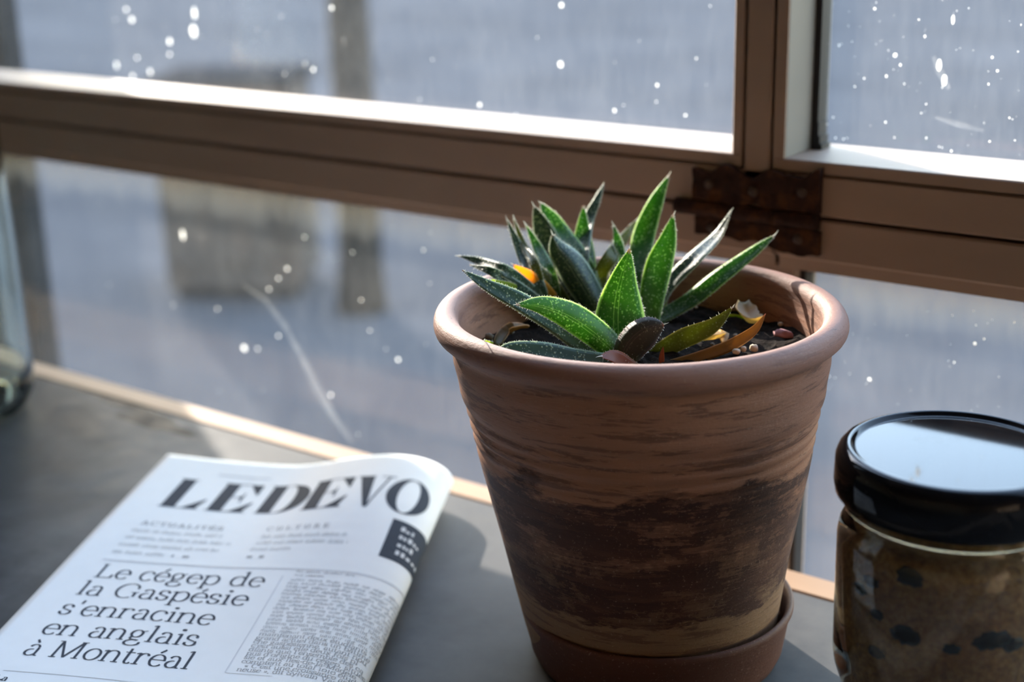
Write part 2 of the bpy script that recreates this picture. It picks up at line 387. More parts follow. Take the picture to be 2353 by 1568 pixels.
M['paper'] = simple('paper', (0.74, 0.735, 0.73), 0.75, 0.25, 120, 0.035, 0.08)
M['paper_edge'] = simple('paper_edge', (0.62, 0.60, 0.58), 0.85, 0.1, 500, 0.1, 0.3, stretch=(0.1, 0.1, 6))
M['ink'] = simple('ink', (0.050, 0.058, 0.075), 0.8, 0.04, 800, 0.2, 0.05)
M['ink_grey'] = simple('ink_grey', (0.29, 0.29, 0.305), 0.7, 0.2, 800, 0.2, 0.05)
M['rule_grey'] = simple('rule_grey', (0.54, 0.54, 0.56), 0.7, 0.3, 800, 0.1, 0.02)

def sugar():
    mm, t, o = mat('sugar'); v = coords(t); n = noise(t, v, 60, 5); n2 = noise(t, v, 500, 4, 0.7)
    c = ramp(t, n2, [(0.3, (0.16, 0.07, 0.016)), (0.55, (0.36, 0.18, 0.05)), (0.75, (0.6, 0.36, 0.13))])
    c = mix(t, ramp(t, n, [(0.4, 0.0), (0.6, 0.5)]), c, (0.24, 0.10, 0.028))
    pbr(t, o, c, 0.7, 0.4, 0, bump(t, n2, 0.8, 0.001)); return mm
M['sugar'] = sugar()
M['raisin'] = simple('raisin', (0.012, 0.010, 0.010), 0.5, 0.4, 300, 0.4, 0.6)

def asphalt():
    mm, t, o = mat('asphalt'); v = coords(t); n = noise(t, v, 1.2, 6, 0.6, 0.4); n2 = noise(t, v, 9, 5); vv = coords(t, scale=(0.35, 1.6, 1)); n3 = noise(t, vv, 0.9, 4)
    c = ramp(t, mth(t, 'ADD', mth(t, 'MULTIPLY', n, 0.5), mth(t, 'MULTIPLY', n3, 0.5)), [(0.3, (0.034, 0.037, 0.043)), (0.5, (0.050, 0.053, 0.060)), (0.68, (0.068, 0.071, 0.079))])
    c = mix(t, ramp(t, n2, [(0.4, 0.0), (0.7, 0.35)]), c, (0.060, 0.062, 0.067))
    d_ = N(t, 'ShaderNodeBsdfDiffuse'); L(t, c, d_.inputs[0]); L(t, d_.outputs[0], o.inputs['Surface']); return mm
M['asphalt'] = asphalt()
def bark():
    mm, t, o = mat('bark'); v = coords(t, scale=(1, 1, 0.25)); n = noise(t, v, 35, 6, 0.65, 0.5); n2 = noise(t, v, 9, 4)
    c = ramp(t, n, [(0.3, (0.012, 0.013, 0.016)), (0.5, (0.028, 0.027, 0.027)), (0.7, (0.10, 0.08, 0.065))])
    c = mix(t, ramp(t, n2, [(0.5, 0.0), (0.7, 0.5)]), c, (0.016, 0.02, 0.027))
    pbr(t, o, c, 0.9, 0.0, 0, bump(t, n, 1.0, 0.02)); return mm
M['bark'] = bark()
def weathered():
    mm, t, o = mat('weathered'); v = coords(t, scale=(1, 1, 0.5)); n = noise(t, v, 7, 6, 0.65, 0.3); n2 = noise(t, v, 30, 5)
    c = ramp(t, n, [(0.3, (0.030, 0.030, 0.034)), (0.5, (0.06, 0.052, 0.048)), (0.65, (0.09, 0.066, 0.055)), (0.8, (0.15, 0.13, 0.115))])
    c = mix(t, ramp(t, n2, [(0.5, 0.0), (0.75, 0.5)]), c, (0.03, 0.03, 0.036))
    pbr(t, o, c, 0.9, 0.0, 0, bump(t, n2, 0.4, 0.01)); return mm
M['weathered'] = weathered()

# ------------------------------------------------------------------ setting: room, outdoors
def struct(o, label, cat): return tag(o, label, cat, None, 'structure')
ZF, ZC, ZG = -0.75, 1.75, -0.85
struct(box('floor', -1.9, 2.4, -3.2, 0.13, ZF - 0.1, ZF, M['floor_wood']), 'brown wooden floor of the room below the counter', 'floor')
struct(box('ceiling', -1.9, 2.4, -3.2, 0.2, ZC, ZC + 0.1, M['ceiling_paint']), 'pale ceiling over the room', 'ceiling')
struct(box('wall_back', -1.9, 2.4, -3.3, -3.2, ZF, ZC, M['plaster']), 'plain beige wall at the back of the room', 'wall')
struct(box('wall_left', -2.0, -1.9, -3.2, 0.2, ZF, ZC, M['plaster']), 'plain beige side wall at the window left end', 'wall')
struct(box('wall_right', 2.4, 2.5, -3.2, 0.2, ZF, ZC, M['plaster']), 'plain beige side wall at the window right end', 'wall')
WX0, WX1, WZ0, WZ1 = -1.55, 1.25, -0.30, 1.30
q = MB(); q.box(-1.9, WX0, 0.13, 0.195, ZF, ZC); q.box(WX1, 2.4, 0.13, 0.195, ZF, ZC); q.box(WX0, WX1, 0.13, 0.195, WZ1, ZC); q.box(WX0, WX1, 0.13, 0.195, ZF, WZ0)
struct(q.build('wall_front', M['plaster']), 'wall around the window opening', 'wall')
q = MB(); q.box(-300, 300, 0.2, 500, ZG - 0.2, ZG)
struct(q.build('ground', M['asphalt']), 'bluish grey pavement outside the window', 'ground')

# ------------------------------------------------------------------ window: rail, mullions, sashes, panes
F0 = 0.127; FB = 0.192        # room side and street side of the cross rail
W_ = M['painted_wood']
rail = struct(empty('trim_1', (0, F0, 0.125)), 'brown painted cross rail of the window, made of two boards with an open joint', 'window rail')
def part(o, parent):
    o.parent = parent; o.matrix_parent_inverse = Matrix.Translation(-Vector(parent.location)); return o
gapx = (-0.0103, -0.0080)
q = MB()
def prism_x(q, x0, x1, poly):      # poly in (y, z), extruded along x
    n = len(poly); V = [(x, y, z) for x in (x0, x1) for y, z in poly]
    Fc = [tuple(range(n)), tuple(range(2 * n - 1, n - 1, -1))] + [(i, n + i, n + (i + 1) % n, (i + 1) % n) for i in range(n)]
    q.add(V, [f[::-1] for f in Fc])
low = lambda a, b: prism_x(q, a, b, [(F0, 0.1317), (F0 + 0.0035, 0.1300), (F0 + 0.0045, 0.1245), (FB, 0.1245), (FB, 0.1488), (F0 + 0.001, 0.1488), (F0, 0.1480)])
low(WX0, gapx[0]); 
part(q.build('board', W_), rail)
q = MB(); low(gapx[1], WX1); part(q.build('board', W_), rail)
q = MB(); prism_x(q, WX0, WX1, [(F0, 0.1512), (F0 + 0.0008, 0.1504), (FB, 0.1504), (FB, 0.1680), (F0 + 0.002, 0.1680), (F0, 0.1672)])
part(q.build('board', W_), rail)
part(box('joint', WX0, WX1, F0 + 0.012, FB - 0.002, 0.147, 0.152, M['dark_gap']), rail)
part(box('joint', gapx[0] - 0.004, gapx[1] + 0.004, F0 + 0.009, FB - 0.004, 0.125, 0.131, M['dark_gap']), rail)

# mullion above and below the rail
mul = struct(empty('trim_2', (-0.018, F0, 0.168)), 'brown painted upright mullion standing on the cross rail between two sashes', 'mullion')
part(box('post', -0.0245, -0.0125, F0, 0.172, 0.1585, WZ1, W_, None, 0.0006), mul)
part(box('joint', -0.0262, -0.0108, F0 + 0.004, 0.16, 0.168, WZ1, M['dark_gap']), mul)
mul2 = struct(empty('trim_3', (-0.018, F0, 0.0)), 'dark lower mullion behind the clay pot', 'mullion')
part(box('post', -0.026, -0.0015, F0 + 0.006, 0.156, WZ0, 0.126, W_, None, 0.0006), mul2)
part(box('gasket', -0.0015, 0.0012, 0.139, 0.148, WZ0, 0.126, M['gasket']), mul2)

GU, GL = 0.158, 0.145
def specks(name, y, lst, parent, m=M['speck']):
    q = MB()
    for (px, py, rpx, asp) in lst:
        c = ony(px, py, y); d = (c - CAM) @ RM[:, 2]; r = 0.9 * rpx / FPX * d
        q.blob((c[0], c[1], c[2]), r, 9, 6, 0.12, (1.0, 0.15, asp), seed=int(px))
    o = q.build(name, m, parent, True); o['kind'] = 'stuff'; return o
def rnd_specks(n, x0, x1, y0, y1, r0, r1):
    return [(random.uniform(x0, x1), random.uniform(y0, y1), r0 + (r1 - r0) * random.random() ** 3, random.uniform(0.8, 1.8)) for _ in range(n)]

def sash(name, x0, x1, label):
    """upper sash: stiles and a bottom rail with a flat inner ledge, pane set deep"""
    e = struct(empty(name, ((x0 + x1) / 2, F0, 0.168)), label, 'window')
    zl = 0.1738
    q = MB(); prism_x(q, x0, x1, [(F0 + 0.0004, 0.1688), (F0 + 0.0004, zl - 0.0006), (F0 + 0.001, zl), (GU + 0.012, zl), (GU + 0.012, 0.1688)])
    part(q.build('bottom_rail', W_), e)
    return e
w1 = sash('window_1', WX0, -0.0262, 'dusty upper sash to the left of the mullion with a sunlit inner ledge')
part(box('stile', -0.0310, -0.0262, F0 + 0.0006, GU + 0.012, 0.1735, WZ1, W_, None, 0.0006), w1)
w2 = sash('window_2', -0.0108, WX1, 'dusty upper sash to the right of the mullion')
part(box('stile', -0.0108, -0.0054, F0 + 0.0006, GU + 0.012, 0.1735, WZ1, M['painted_wood_light'], None, 0.0006), w2)
part(box('stile_facing', -0.0108, -0.0056, F0 + 0.0001, F0 + 0.0009, 0.1735, WZ1, W_), w2)
q = MB()                                                             # rubber gasket flaring at its foot
for k, (z0, z1, wd_) in enumerate([(0.1738, 0.1765, 0.0052), (0.1765, 0.180, 0.0042), (0.180, 0.186, 0.0034), (0.186, WZ1, 0.003)]):
    q.box(-0.0054, -0.0054 + wd_, GU - 0.005, GU + 0.004, z0, z1)
part(q.build('gasket', M['gasket']), w2)
p1 = part(box('pane', WX0, -0.0262, GU, GU + 0.003, 0.172, WZ1, M['pane_upper']), w1)
p2 = part(box('pane', -0.0108, WX1, GU, GU + 0.003, 0.172, WZ1, M['pane_upper']), w2)
def sub(o, pane):
    o.parent = pane; o.matrix_parent_inverse = (Matrix.Translation(pane.parent.location) @ pane.matrix_parent_inverse).inverted(); return o
def pane_specks(pane, y, lst): return sub(specks('dirt_specks', y, lst, None), pane)
big_l = [(445, 72, 11, 1.4), (447, 30, 6, 2.4), (303, 45, 6.5, 1), (290, 22, 5, 1), (390, 95, 6, 1.3), (390, 125, 4, 1), (268, 150, 5, 1.7), (315, 133, 4, 1), (1288, 148, 7, 1.1), (1290, 12, 6, 1),
         (1102, 241, 5, 1), (1510, 196, 4, 1), (1412, 254, 4, 1), (762, 18, 5, 1), (345, 165, 5, 1.3), (720, 160, 4, 1.2), (305, 175, 5, 1), (1575, 265, 3, 1)]
pane_specks(p1, GU - 0.0006, big_l + rnd_specks(90, 60, 1670, 0, 300, 0.5, 2.0))
pane_specks(p2, GU - 0.0006, [(2057, 127, 5, 1), (2190, 45, 4, 3.0), (2158, 150, 6, 2.6), (2170, 185, 7, 2.0), (2292, 163, 3, 1), (2280, 132, 3, 1), (2010, 20, 3, 1)] + rnd_specks(90, 1900, 2353, 0, 380, 0.6, 2.4))
w3 = struct(empty('window_3', (-0.3, GL, -0.1)), 'dirty lower pane to the left of the mullion, below the cross rail', 'window')
p3 = part(box('pane', WX0, -0.026, GL, GL + 0.003, WZ0, 0.126, M['pane_lower']), w3)
w4 = struct(empty('window_4', (0.3, GL, -0.1)), 'dirty lower pane to the right of the mullion, below the cross rail', 'window')
p4 = part(box('pane', -0.0015, WX1, GL, GL + 0.003, WZ0, 0.126, M['pane_lower']), w4)
pane_specks(p3, GL - 0.0006, [(a_, b_, 0.72 * c_, d_) for a_, b_, c_, d_ in [(561, 800, 10, 1), (592, 802, 5, 1), (640, 772, 6, 0.8), (915, 827, 6, 1.1), (973, 575, 5, 1), (660, 618, 7, 0.8), (640, 640, 6, 0.8), (618, 665, 5, 1), (500, 710, 4, 1), (420, 540, 9, 2.0), (760, 908, 6, 1),
             (850, 760, 4, 1), (700, 545, 5, 1.2), (810, 580, 4, 1), (830, 690, 4, 1)]] + rnd_specks(60, 200, 1050, 430, 1000, 0.4, 1.8))
pane_specks(p4, GL - 0.0006, [(1998, 872, 4, 1), (2240, 790, 4, 1)] + rnd_specks(40, 1900, 2353, 700, 1000, 0.6, 2.0))
def smear(pts, width, y, pane):
    P = [ony(a, b, y) for a, b in pts]; V = []; Fc = []
    for i, p in enumerate(P):
        t = P[min(i + 1, len(P) - 1)] - P[max(0, i - 1)]; nrm = np.array([-t[2], 0, t[0]]); nrm /= np.linalg.norm(nrm)
        w = width[i] / FPX * 0.75
        V += [p + nrm * w, p - nrm * w, p + nrm * w * 0.5 + np.array([0, -0.0004, 0]), p - nrm * w * 0.5 + np.array([0, -0.0004, 0])]
    for i in range(len(P) - 1):
        a = 4 * i; b = a + 4
        Fc += [(a, b, b + 2, a + 2), (a + 2, b + 2, b + 3, a + 3), (a + 3, b + 3, b + 1, a + 1)]
    return sub(mesh_obj('smear', V, Fc, M['smear']), pane)
smear([(560, 655), (610, 690), (655, 750), (690, 815), (722, 880), (752, 935), (785, 985), (810, 1015)], [3, 7, 9, 10, 13, 15, 9, 4], GL - 0.0008, p3)
smear([(2150, 270), (2200, 285), (2260, 300)], [3, 6, 3], GU - 0.0008, p2)
smear([(2145, 130), (2160, 165), (2180, 205)], [4, 8, 4], GU - 0.0008, p2)

# head and outer frame of the window
fr = struct(empty('trim_4', (0, F0, WZ1)), 'brown painted outer frame of the window', 'window frame')
part(box('head', WX0, WX1, F0, FB, WZ1 - 0.03, WZ1, W_), fr)
part(box('jamb', WX0, WX0 + 0.04, F0, FB, WZ0, WZ1, W_), fr); part(box('jamb', WX1 - 0.04, WX1, F0, FB, WZ0, WZ1, W_), fr)
part(box('bottom_rail', WX0, WX1, F0, FB, WZ0, WZ0 + 0.03, W_), fr)

# ------------------------------------------------------------------ counter
ct = tag(empty('counter', (0, -0.2, 0)), 'grey stone-look counter top with a worn wooden edge along the window', 'counter')
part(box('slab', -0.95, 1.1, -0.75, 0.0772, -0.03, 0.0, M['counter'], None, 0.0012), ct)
part(box('wooden_edging', -0.95, 1.1, 0.0776, 0.0955, -0.032, -0.0004, M['edge_wood'], None, 0.0015), ct)
part(box('base_cabinet', -0.9, 1.05, -0.6, 0.07, ZF, -0.03, M['painted_wood']), ct)

# ------------------------------------------------------------------ rusty hinge
hg = tag(empty('hinge', (-0.018, F0, 0.15)), 'rusty iron hinge screwed across the window rail below the mullion', 'hinge')
def ragged_plate(x0, x1, z0, z1, y0, y1, nx=26, amp_t=0.0008, amp_b=0.0008, seed=0, tshape=None, bshape=None):
    V = []; Fc = []
    for i in range(nx + 1):
        u = i / nx; x = x0 + (x1 - x0) * u
        zt = z1 + amp_t * mnoise.noise((u * 9, seed, 0.3)) * 2 + (tshape(u) if tshape else 0); zb = z0 + amp_b * mnoise.noise((u * 9, seed + 5, 0.3)) * 2 + (bshape(u) if bshape else 0)
        for j in range(6):
            z = zb + (zt - zb) * j / 5
            V.append((x, y0 + 0.0009 * mnoise.noise((x * 260, z * 260, seed)), z))
        for j in range(6):
            V.append((x, y1, zb + (zt - zb) * j / 5))
    for i in range(nx):
        a = 12 * i; b = a + 12
        for j in range(5):
            Fc.append((a + j, b + j, b + j + 1, a + j + 1)); Fc.append((a + 6 + j, a + 7 + j, b + 7 + j, b + 6 + j))
        Fc.append((a + 5, b + 5, b + 11, a + 11)); Fc.append((a, a + 6, b + 6, b))
    e = 12 * nx
    for j in range(5):
        Fc.append((j, j + 1, j + 7, j + 6)); Fc.append((e + j, e + 6 + j, e + 7 + j, e + j + 1))
    return mesh_obj('leaf_plate', V, Fc, M['rust'])
part(ragged_plate(-0.0482, 0.0128, 0.1525, 0.1665, F0 - 0.0035, F0 + 0.0006, tshape=lambda u: 0.003 * u - 0.0018 * math.sin(u * 17) - (0.0012 if 0.32 < u < 0.75 else 0)), hg)
part(ragged_plate(-0.0466, 0.0134, 0.1368, 0.1448, F0 - 0.0035, F0 + 0.0006, seed=3, bshape=lambda u: -0.001 * u - 0.0030 * max(0, math.sin(u * 5.2 - 2.9))), hg)
q = MB()
for a, b in ((-0.0568, -0.030), (-0.0295, -0.008), (-0.0075, 0.0125)):
    q = MB(); xs = np.linspace(a, b, 9)
    q.tube([(x, F0 - 0.0022, 0.1485) for x in xs], [0.0036 * (1 + 0.09 * mnoise.noise((x * 300, 0.2, 1))) for x in xs], 12)
    part(q.build('knuckle', M['rust'], None, True), hg)
for x, z in ((-0.040, 0.160), (-0.018, 0.159), (0.005, 0.161), (-0.038, 0.1405), (0.004, 0.1405)):
    q = MB(); q.blob((x, F0 - 0.0036, z), 0.0024, 10, 6, 0.08, (1, 0.45, 1), seed=3); part(q.build('screw', M['iron_screw'], None, True), hg)

# ------------------------------------------------------------------ outdoors
pier = tag(empty('pier', (-1.5, 0.5, ZG)), 'dark broad steel pier outside the window at the far left, behind the bottle', 'pier')
q = MB(); q.box(-2.6, -1.028, 0.452, 0.475, ZG, 2.7, 0.003); part(q.build('shaft', M['pillar_paint']), pier)
q = MB(); q.box(-2.6, -1.03, 0.444, 0.483, ZG, ZG + 0.06, 0.003); part(q.build('foot_plate', M['pillar_paint']), pier)

b0 = onz(388, 690, ZG); b1 = onz(690, 690, ZG)
dv = (b1 - b0)[:2]; wbx = float(np.linalg.norm(dv)); an = math.atan2(dv[1], dv[0])
bx = tag(empty('street_box', (float((b0 + b1)[0] / 2), float((b0 + b1)[1] / 2), ZG)), 'weathered grey brown box standing on the pavement outside', 'street box'); bx.rotation_euler = (0, 0, an)
hb = 0.61
q = MB(); q.box(-wbx / 2, wbx / 2, 0, 0.3, 0.03, hb, 0.008); q.build('body', M['weathered'], bx)
q = MB(); q.box(-wbx / 2 + 0.02, wbx / 2 - 0.02, 0.02, 0.28, 0, 0.03); q.build('plinth', M['pillar_paint'], bx)
q = MB(); q.box(-wbx / 2 - 0.012, wbx / 2 + 0.012, -0.012, 0.312, hb, hb + 0.03, 0.006); q.build('lid', M['pillar_paint'], bx)
q = MB(); q.box(-wbx / 2 + 0.03, wbx / 2 - 0.03, -0.008, 0.004, 0.10, hb - 0.08, 0.004); q.build('door', M['weathered'], bx)

t0 = (onz(775, 716, ZG) + onz(868, 716, ZG)) / 2; tw = float(np.linalg.norm(onz(868, 716, ZG) - onz(775, 716, ZG)))
tr = tag(empty('tree', (float(t0[0]), float(t0[1]), ZG)), 'bare tree trunk rising from the pavement beyond the window', 'tree')
pts = []; rd = []
for i in range(26):
    z = 3.6 * i / 25; pts.append((0.02 * math.sin(z * 1.7), 0.02 * math.cos(z * 1.3), z)); rd.append(tw / 2 * (1.0 + 0.25 * math.exp(-z * 9)) * (1 - 0.05 * z) * (1 + 0.05 * mnoise.noise((z * 4, 1, 2))))
q = MB(); q.tube(pts, rd, 14); q.build('trunk', M['bark'], tr, True)
for k, (z, a, ln) in enumerate(((2.5, 0.4, 1.3), (2.9, 2.6, 1.1), (3.3, 4.4, 1.2))):
    q = MB(); q.tube([(0.02 + s * ln * math.cos(a), s * ln * math.sin(a), z + s * ln * 0.9) for s in np.linspace(0, 1, 8)], [0.045 * (1 - 0.8 * s) for s in np.linspace(0, 1, 8)], 8); q.build('branch', M['bark'], tr, True)

# ------------------------------------------------------------------ terracotta pot, soil, succulent
LX, LY = 0.806, 0.591
def lean(z): k = 0.0046 * (1 - z / 0.125); return (k * LX, k * LY)
SAU = (0.0064 * LX, 0.0064 * LY)
plant = tag(empty('potted_succulent', (0, 0, 0.006)), 'spiky green succulent in a worn terracotta pot with a thick rolled rim', 'potted plant')
def rw(a, z, r):
    g = 0.0
    if r > 0.045: g += 0.0005 * math.sin(2 * a + 1) + 0.0004 * mnoise.noise((math.cos(a) * 2, math.sin(a) * 2, z * 30))
    return g
prof = [(0.0, 0.006), (0.042, 0.006), (0.0456, 0.0070), (0.0474, 0.0095), (0.0488, 0.0165)]
for z in np.linspace(0.022, 0.1225, 80):
    r = 0.0507 + 0.188 * (z - 0.027)
    for zc, am in ((0.1060, 0.0007), (0.1010, 0.0011), (0.0960, 0.0011), (0.0905, 0.0007)):
        r -= am * math.exp(-((z - zc) / 0.0013) ** 2)
    prof.append((r + 0.0004 * math.exp(-((z - 0.111) / 0.003) ** 2), z))
RC, RT, RZ = 0.0703, 0.0047, 0.1365
prof += [(0.0688, 0.1250), (0.0685, 0.1275), (0.0692, 0.1300)]
for th in np.linspace(-66, 190, 20):
    th = math.radians(th); prof.append((RC + RT * math.cos(th), RZ + RT * 1.06 * math.sin(th)))
prof += [(0.0640, 0.130), (0.0635, 0.125), (0.0615, 0.110), (0.052, 0.05), (0.046, 0.018), (0.0, 0.015)]
q = MB(); q.lathe(prof, 128, 0, 0, lean, False, rw)
pot = part(q.build('pot', M['terracotta'], None, True), plant)

ZS = 0.1215
V = []; Fc = []; nr, ns = 26, 72
for i in range(nr + 1):
    r = 0.0638 * i / nr
    for k in range(ns):
        a = 2 * math.pi * k / ns; x, y = r * math.cos(a), r * math.sin(a)
        h = ZS + 0.0022 * mnoise.noise((x * 70, y * 70, 0)) + 0.0018 * mnoise.noise((x * 260, y * 260, 3)) + 0.0012 * mnoise.noise((x * 700, y * 700, 5)) + 0.003 * (r / 0.064) ** 2 * (0.5 + 0.5 * math.cos(a - 0.6))
        V.append((x, y, h))
for i in range(nr):
    for k in range(ns):
        k2 = (k + 1) % ns; Fc.append((i * ns + k, (i + 1) * ns + k, (i + 1) * ns + k2, i * ns + k2))
k0 = len(V)
for k in range(ns): V.append((V[nr * ns + k][0] * 0.97, V[nr * ns + k][1] * 0.97, 0.106))
for k in range(ns): Fc.append((nr * ns + k, k0 + k, k0 + (k + 1) % ns, nr * ns + (k + 1) % ns))
Fc.append(tuple(k0 + k for k in range(ns))[::-1])
sl = part(mesh_obj('soil', V, Fc, M['soil'], None, True), plant); sl['kind'] = 'stuff'

def bez(P, n):
    """Catmull-Rom through P"""
    P = [np.array(p, float) for p in P]; P = [2 * P[0] - P[1]] + P + [2 * P[-1] - P[-2]]; out_ = []
    segs = len(P) - 3
    for i in range(n):
        u = i / (n - 1) * segs; k = min(int(u), segs - 1); f = u - k; a, b, c, d = P[k:k + 4]
        out_.append(0.5 * ((2 * b) + (-a + c) * f + (2 * a - 5 * b + 4 * c - d) * f * f + (-a + 3 * b - 3 * c + d) * f ** 3))
    return out_
def zpx(zx, zy): return 1000 + zx / 2.451, 380 + zy / 2.451
def make_leaf(pts, hw, m='leaf', dz=0.0, twist=0.0, thick=0.30, face=1, wpeak=0.32, bris=1.0, base_z=None, label=None, keel=0.6, chan=0.35, blunt=0.0, bow=0.0, ridge=False):
    """pts: base .. tip on the picture of the plant; dz: how much farther from the camera the tip is than the base (m)"""
    bz = ZS - 0.002 if base_z is None else base_z
    bp = zpx(*pts[0]); P0 = onz(bp[0], bp[1], bz); d0 = (P0 - CAM) @ RM[:, 2]
    while math.hypot(P0[0], P0[1]) > 0.056 and d0 > 0.44:
        d0 -= 0.001; P0 = CAM + ray(*bp) * d0
    ln = [0.0]
    for a, b in zip(pts[:-1], pts[1:]): ln.append(ln[-1] + math.hypot(b[0] - a[0], b[1] - a[1]))
    P = []
    for p, l in zip(pts, ln):
        u = l / ln[-1]; dd = d0 + dz * u + bow * math.sin(math.pi * u); q_ = CAM + ray(*zpx(*p)) * dd
        while math.hypot(q_[0], q_[1]) > 0.0565 and q_[2] < 0.1475 and dd > 0.42:
            dd -= 0.001; q_ = CAM + ray(*zpx(*p)) * dd
        P.append(q_)
    C = bez(P, 26); n = len(C); tw = math.radians(twist)
    hwm = hw / 2.451 / FPX * d0
    V = []; Fc = []; uv = []; edges = [[], []]
    ns_ = 12
    for i, c in enumerate(C):
        u = i / (n - 1)
        t = C[min(i + 1, n - 1)] - C[max(i - 1, 0)]; t /= np.linalg.norm(t)
        vd = c - CAM; vd /= np.linalg.norm(vd)
        w = np.cross(vd, t); w /= np.linalg.norm(w); nn = np.cross(t, w)       # nn towards the camera or away
        if nn @ vd > 0: nn = -nn; w = -w
        w, nn = w * math.cos(tw) + nn * math.sin(tw), nn * math.cos(tw) - w * math.sin(tw)
        nn = nn * face                                                       # adaxial side
        if u < wpeak: s = 0.72 + 0.28 * math.sin(math.pi / 2 * u / wpeak)
        else:
            q_ = (u - wpeak) / (1 - wpeak); s = (1 - q_ ** 1.6) ** (0.95 - 0.45 * blunt) if q_ < 1 else 0
        s = max(s, 0.012); W = hwm * s * (1 + 0.03 * mnoise.noise((u * 6, hw, 1))); T = W * thick * (1.25 - 0.4 * u)
        # cross-section: 0..6 adaxial from edge to edge (channelled), 7..11 abaxial (keeled)
        sec = []
        for k in range(7):
            a = -1 + 2 * k / 6; sec.append((a, T / max(W, 1e-9) * (0.35 - chan * 1.6 * (1 - a * a)) if abs(a) < 1 else 0.0, k / 6 * 0.5 + 0.25))
        for k in range(5):
            a = 1 - 2 * (k + 1) / 6; sec.append((a, -T / max(W, 1e-9) * (1 - abs(a) ** 1.3) * (1 + keel) - T / max(W, 1e-9) * 0.25, 0.75 + (k + 1) / 6 * 0.5))
        for a, h, uu in sec:
            V.append(c + w * W * a + nn * W * h); uv.append((uu % 1.0 if uu < 1.25 else uu - 1, u))
        edges[0].append((V[-ns_], -w, nn, t, W)); edges[1].append((V[-ns_ + 6], w, nn, t, W))
    for i in range(n - 1):
        for k in range(ns_):
            k2 = (k + 1) % ns_; Fc.append((i * ns_ + k, i * ns_ + k2, (i + 1) * ns_ + k2, (i + 1) * ns_ + k))
    Fc.append(tuple((n - 1) * ns_ + k for k in range(ns_))); Fc.append(tuple(range(ns_))[::-1])
    if face < 0: Fc = [f[::-1] for f in Fc]
    o = part(mesh_obj('leaf', V, Fc, M[m], None, True, uv), plant)
    if label: o['label'] = label
    if bris > 0:
        q = MB(); rr = random.Random(int(hw * 7 + pts[0][0]))
        for E_ in edges:
            nb = int(70 * bris)
            for j in range(nb):
                u = 0.10 + 0.89 * (j + rr.random()) / nb; f = u * (n - 1); i = min(int(f), n - 2); f -= i
                p = E_[i][0] * (1 - f) + E_[i + 1][0] * f; _, w, nn, t, W = E_[i]
                ln_ = rr.uniform(0.00035, 0.0008) * (1.8 if rr.random() < 0.06 else 1); r = rr.uniform(0.00013, 0.00021)
                d = w * rr.uniform(0.6, 1) + nn * rr.uniform(-0.5, 0.5) + t * rr.uniform(-0.2, 0.7); d /= np.linalg.norm(d)
                a = np.cross(d, t); a /= np.linalg.norm(a) + 1e-9; b = np.cross(d, a); p = p - d * 0.0001
                q.add([p + r * a, p + r * (-0.5 * a + 0.87 * b), p + r * (-0.5 * a - 0.87 * b), p + d * ln_ + t * 0.0001], [(0, 1, 3), (1, 2, 3), (2, 0, 3)])
        if ridge:
            for j in range(60):
                u = 0.12 + 0.85 * (j + rr.random()) / 60; f = u * (n - 1); i = min(int(f), n - 2); f -= i
                p = V[i * ns_ + 9] * (1 - f) + V[(i + 1) * ns_ + 9] * f; c0 = C[i] * (1 - f) + C[i + 1] * f; d = p - c0; d = d / (np.linalg.norm(d) + 1e-9); t = E_[i][3]
                d = d + 0.5 * t * rr.uniform(-1, 1) + 0.4 * E_[i][1] * rr.uniform(-1, 1); d /= np.linalg.norm(d); a = np.cross(d, t); a /= np.linalg.norm(a); b = np.cross(d, a); r = 0.00018; p = p - d * 0.0001
                q.add([p + r * a, p + r * (-0.5 * a + 0.87 * b), p + r * (-0.5 * a - 0.87 * b), p + d * rr.uniform(0.0003, 0.0007)], [(0, 1, 3), (1, 2, 3), (2, 0, 3)])
        # hair-fine awn at the very tip
        t = C[-1] - C[-4]; t /= np.linalg.norm(t); sd_ = edges[1][-2][1] * rr.uniform(-0.5, 0.5) + np.array([0, 0, 1]) * rr.uniform(-0.1, 0.5); la = rr.uniform(0.0016, 0.0034)
        q.tube([C[-2] + t * la * k / 6 + sd_ * la * (k / 6) ** 2 * 0.5 for k in range(7)], [0.00034 * (1 - k / 6.3) for k in range(7)], 5)
        # wart-like white tubercles on the two faces
        for j in range(int(60 * bris)):
            i = rr.randrange(3, n - 2); k = rr.choice([1, 2, 3, 4, 5, 7, 8, 9, 10, 11]); p = V[i * ns_ + k]; p2 = V[(i + 1) * ns_ + k]; f = rr.random()
            c = p * (1 - f) + p2 * f; q.blob((c[0], c[1], c[2]), rr.uniform(0.00010, 0.00018), 4, 3, 0.1, seed=j)
        bo = q.build('bristles', M['bristle'], None, False); bo['kind'] = 'stuff'; bo.parent = o
        bo.matrix_parent_inverse = o.matrix_parent_inverse.inverted() @ Matrix.Translation(-Vector(plant.location)); 
    return o

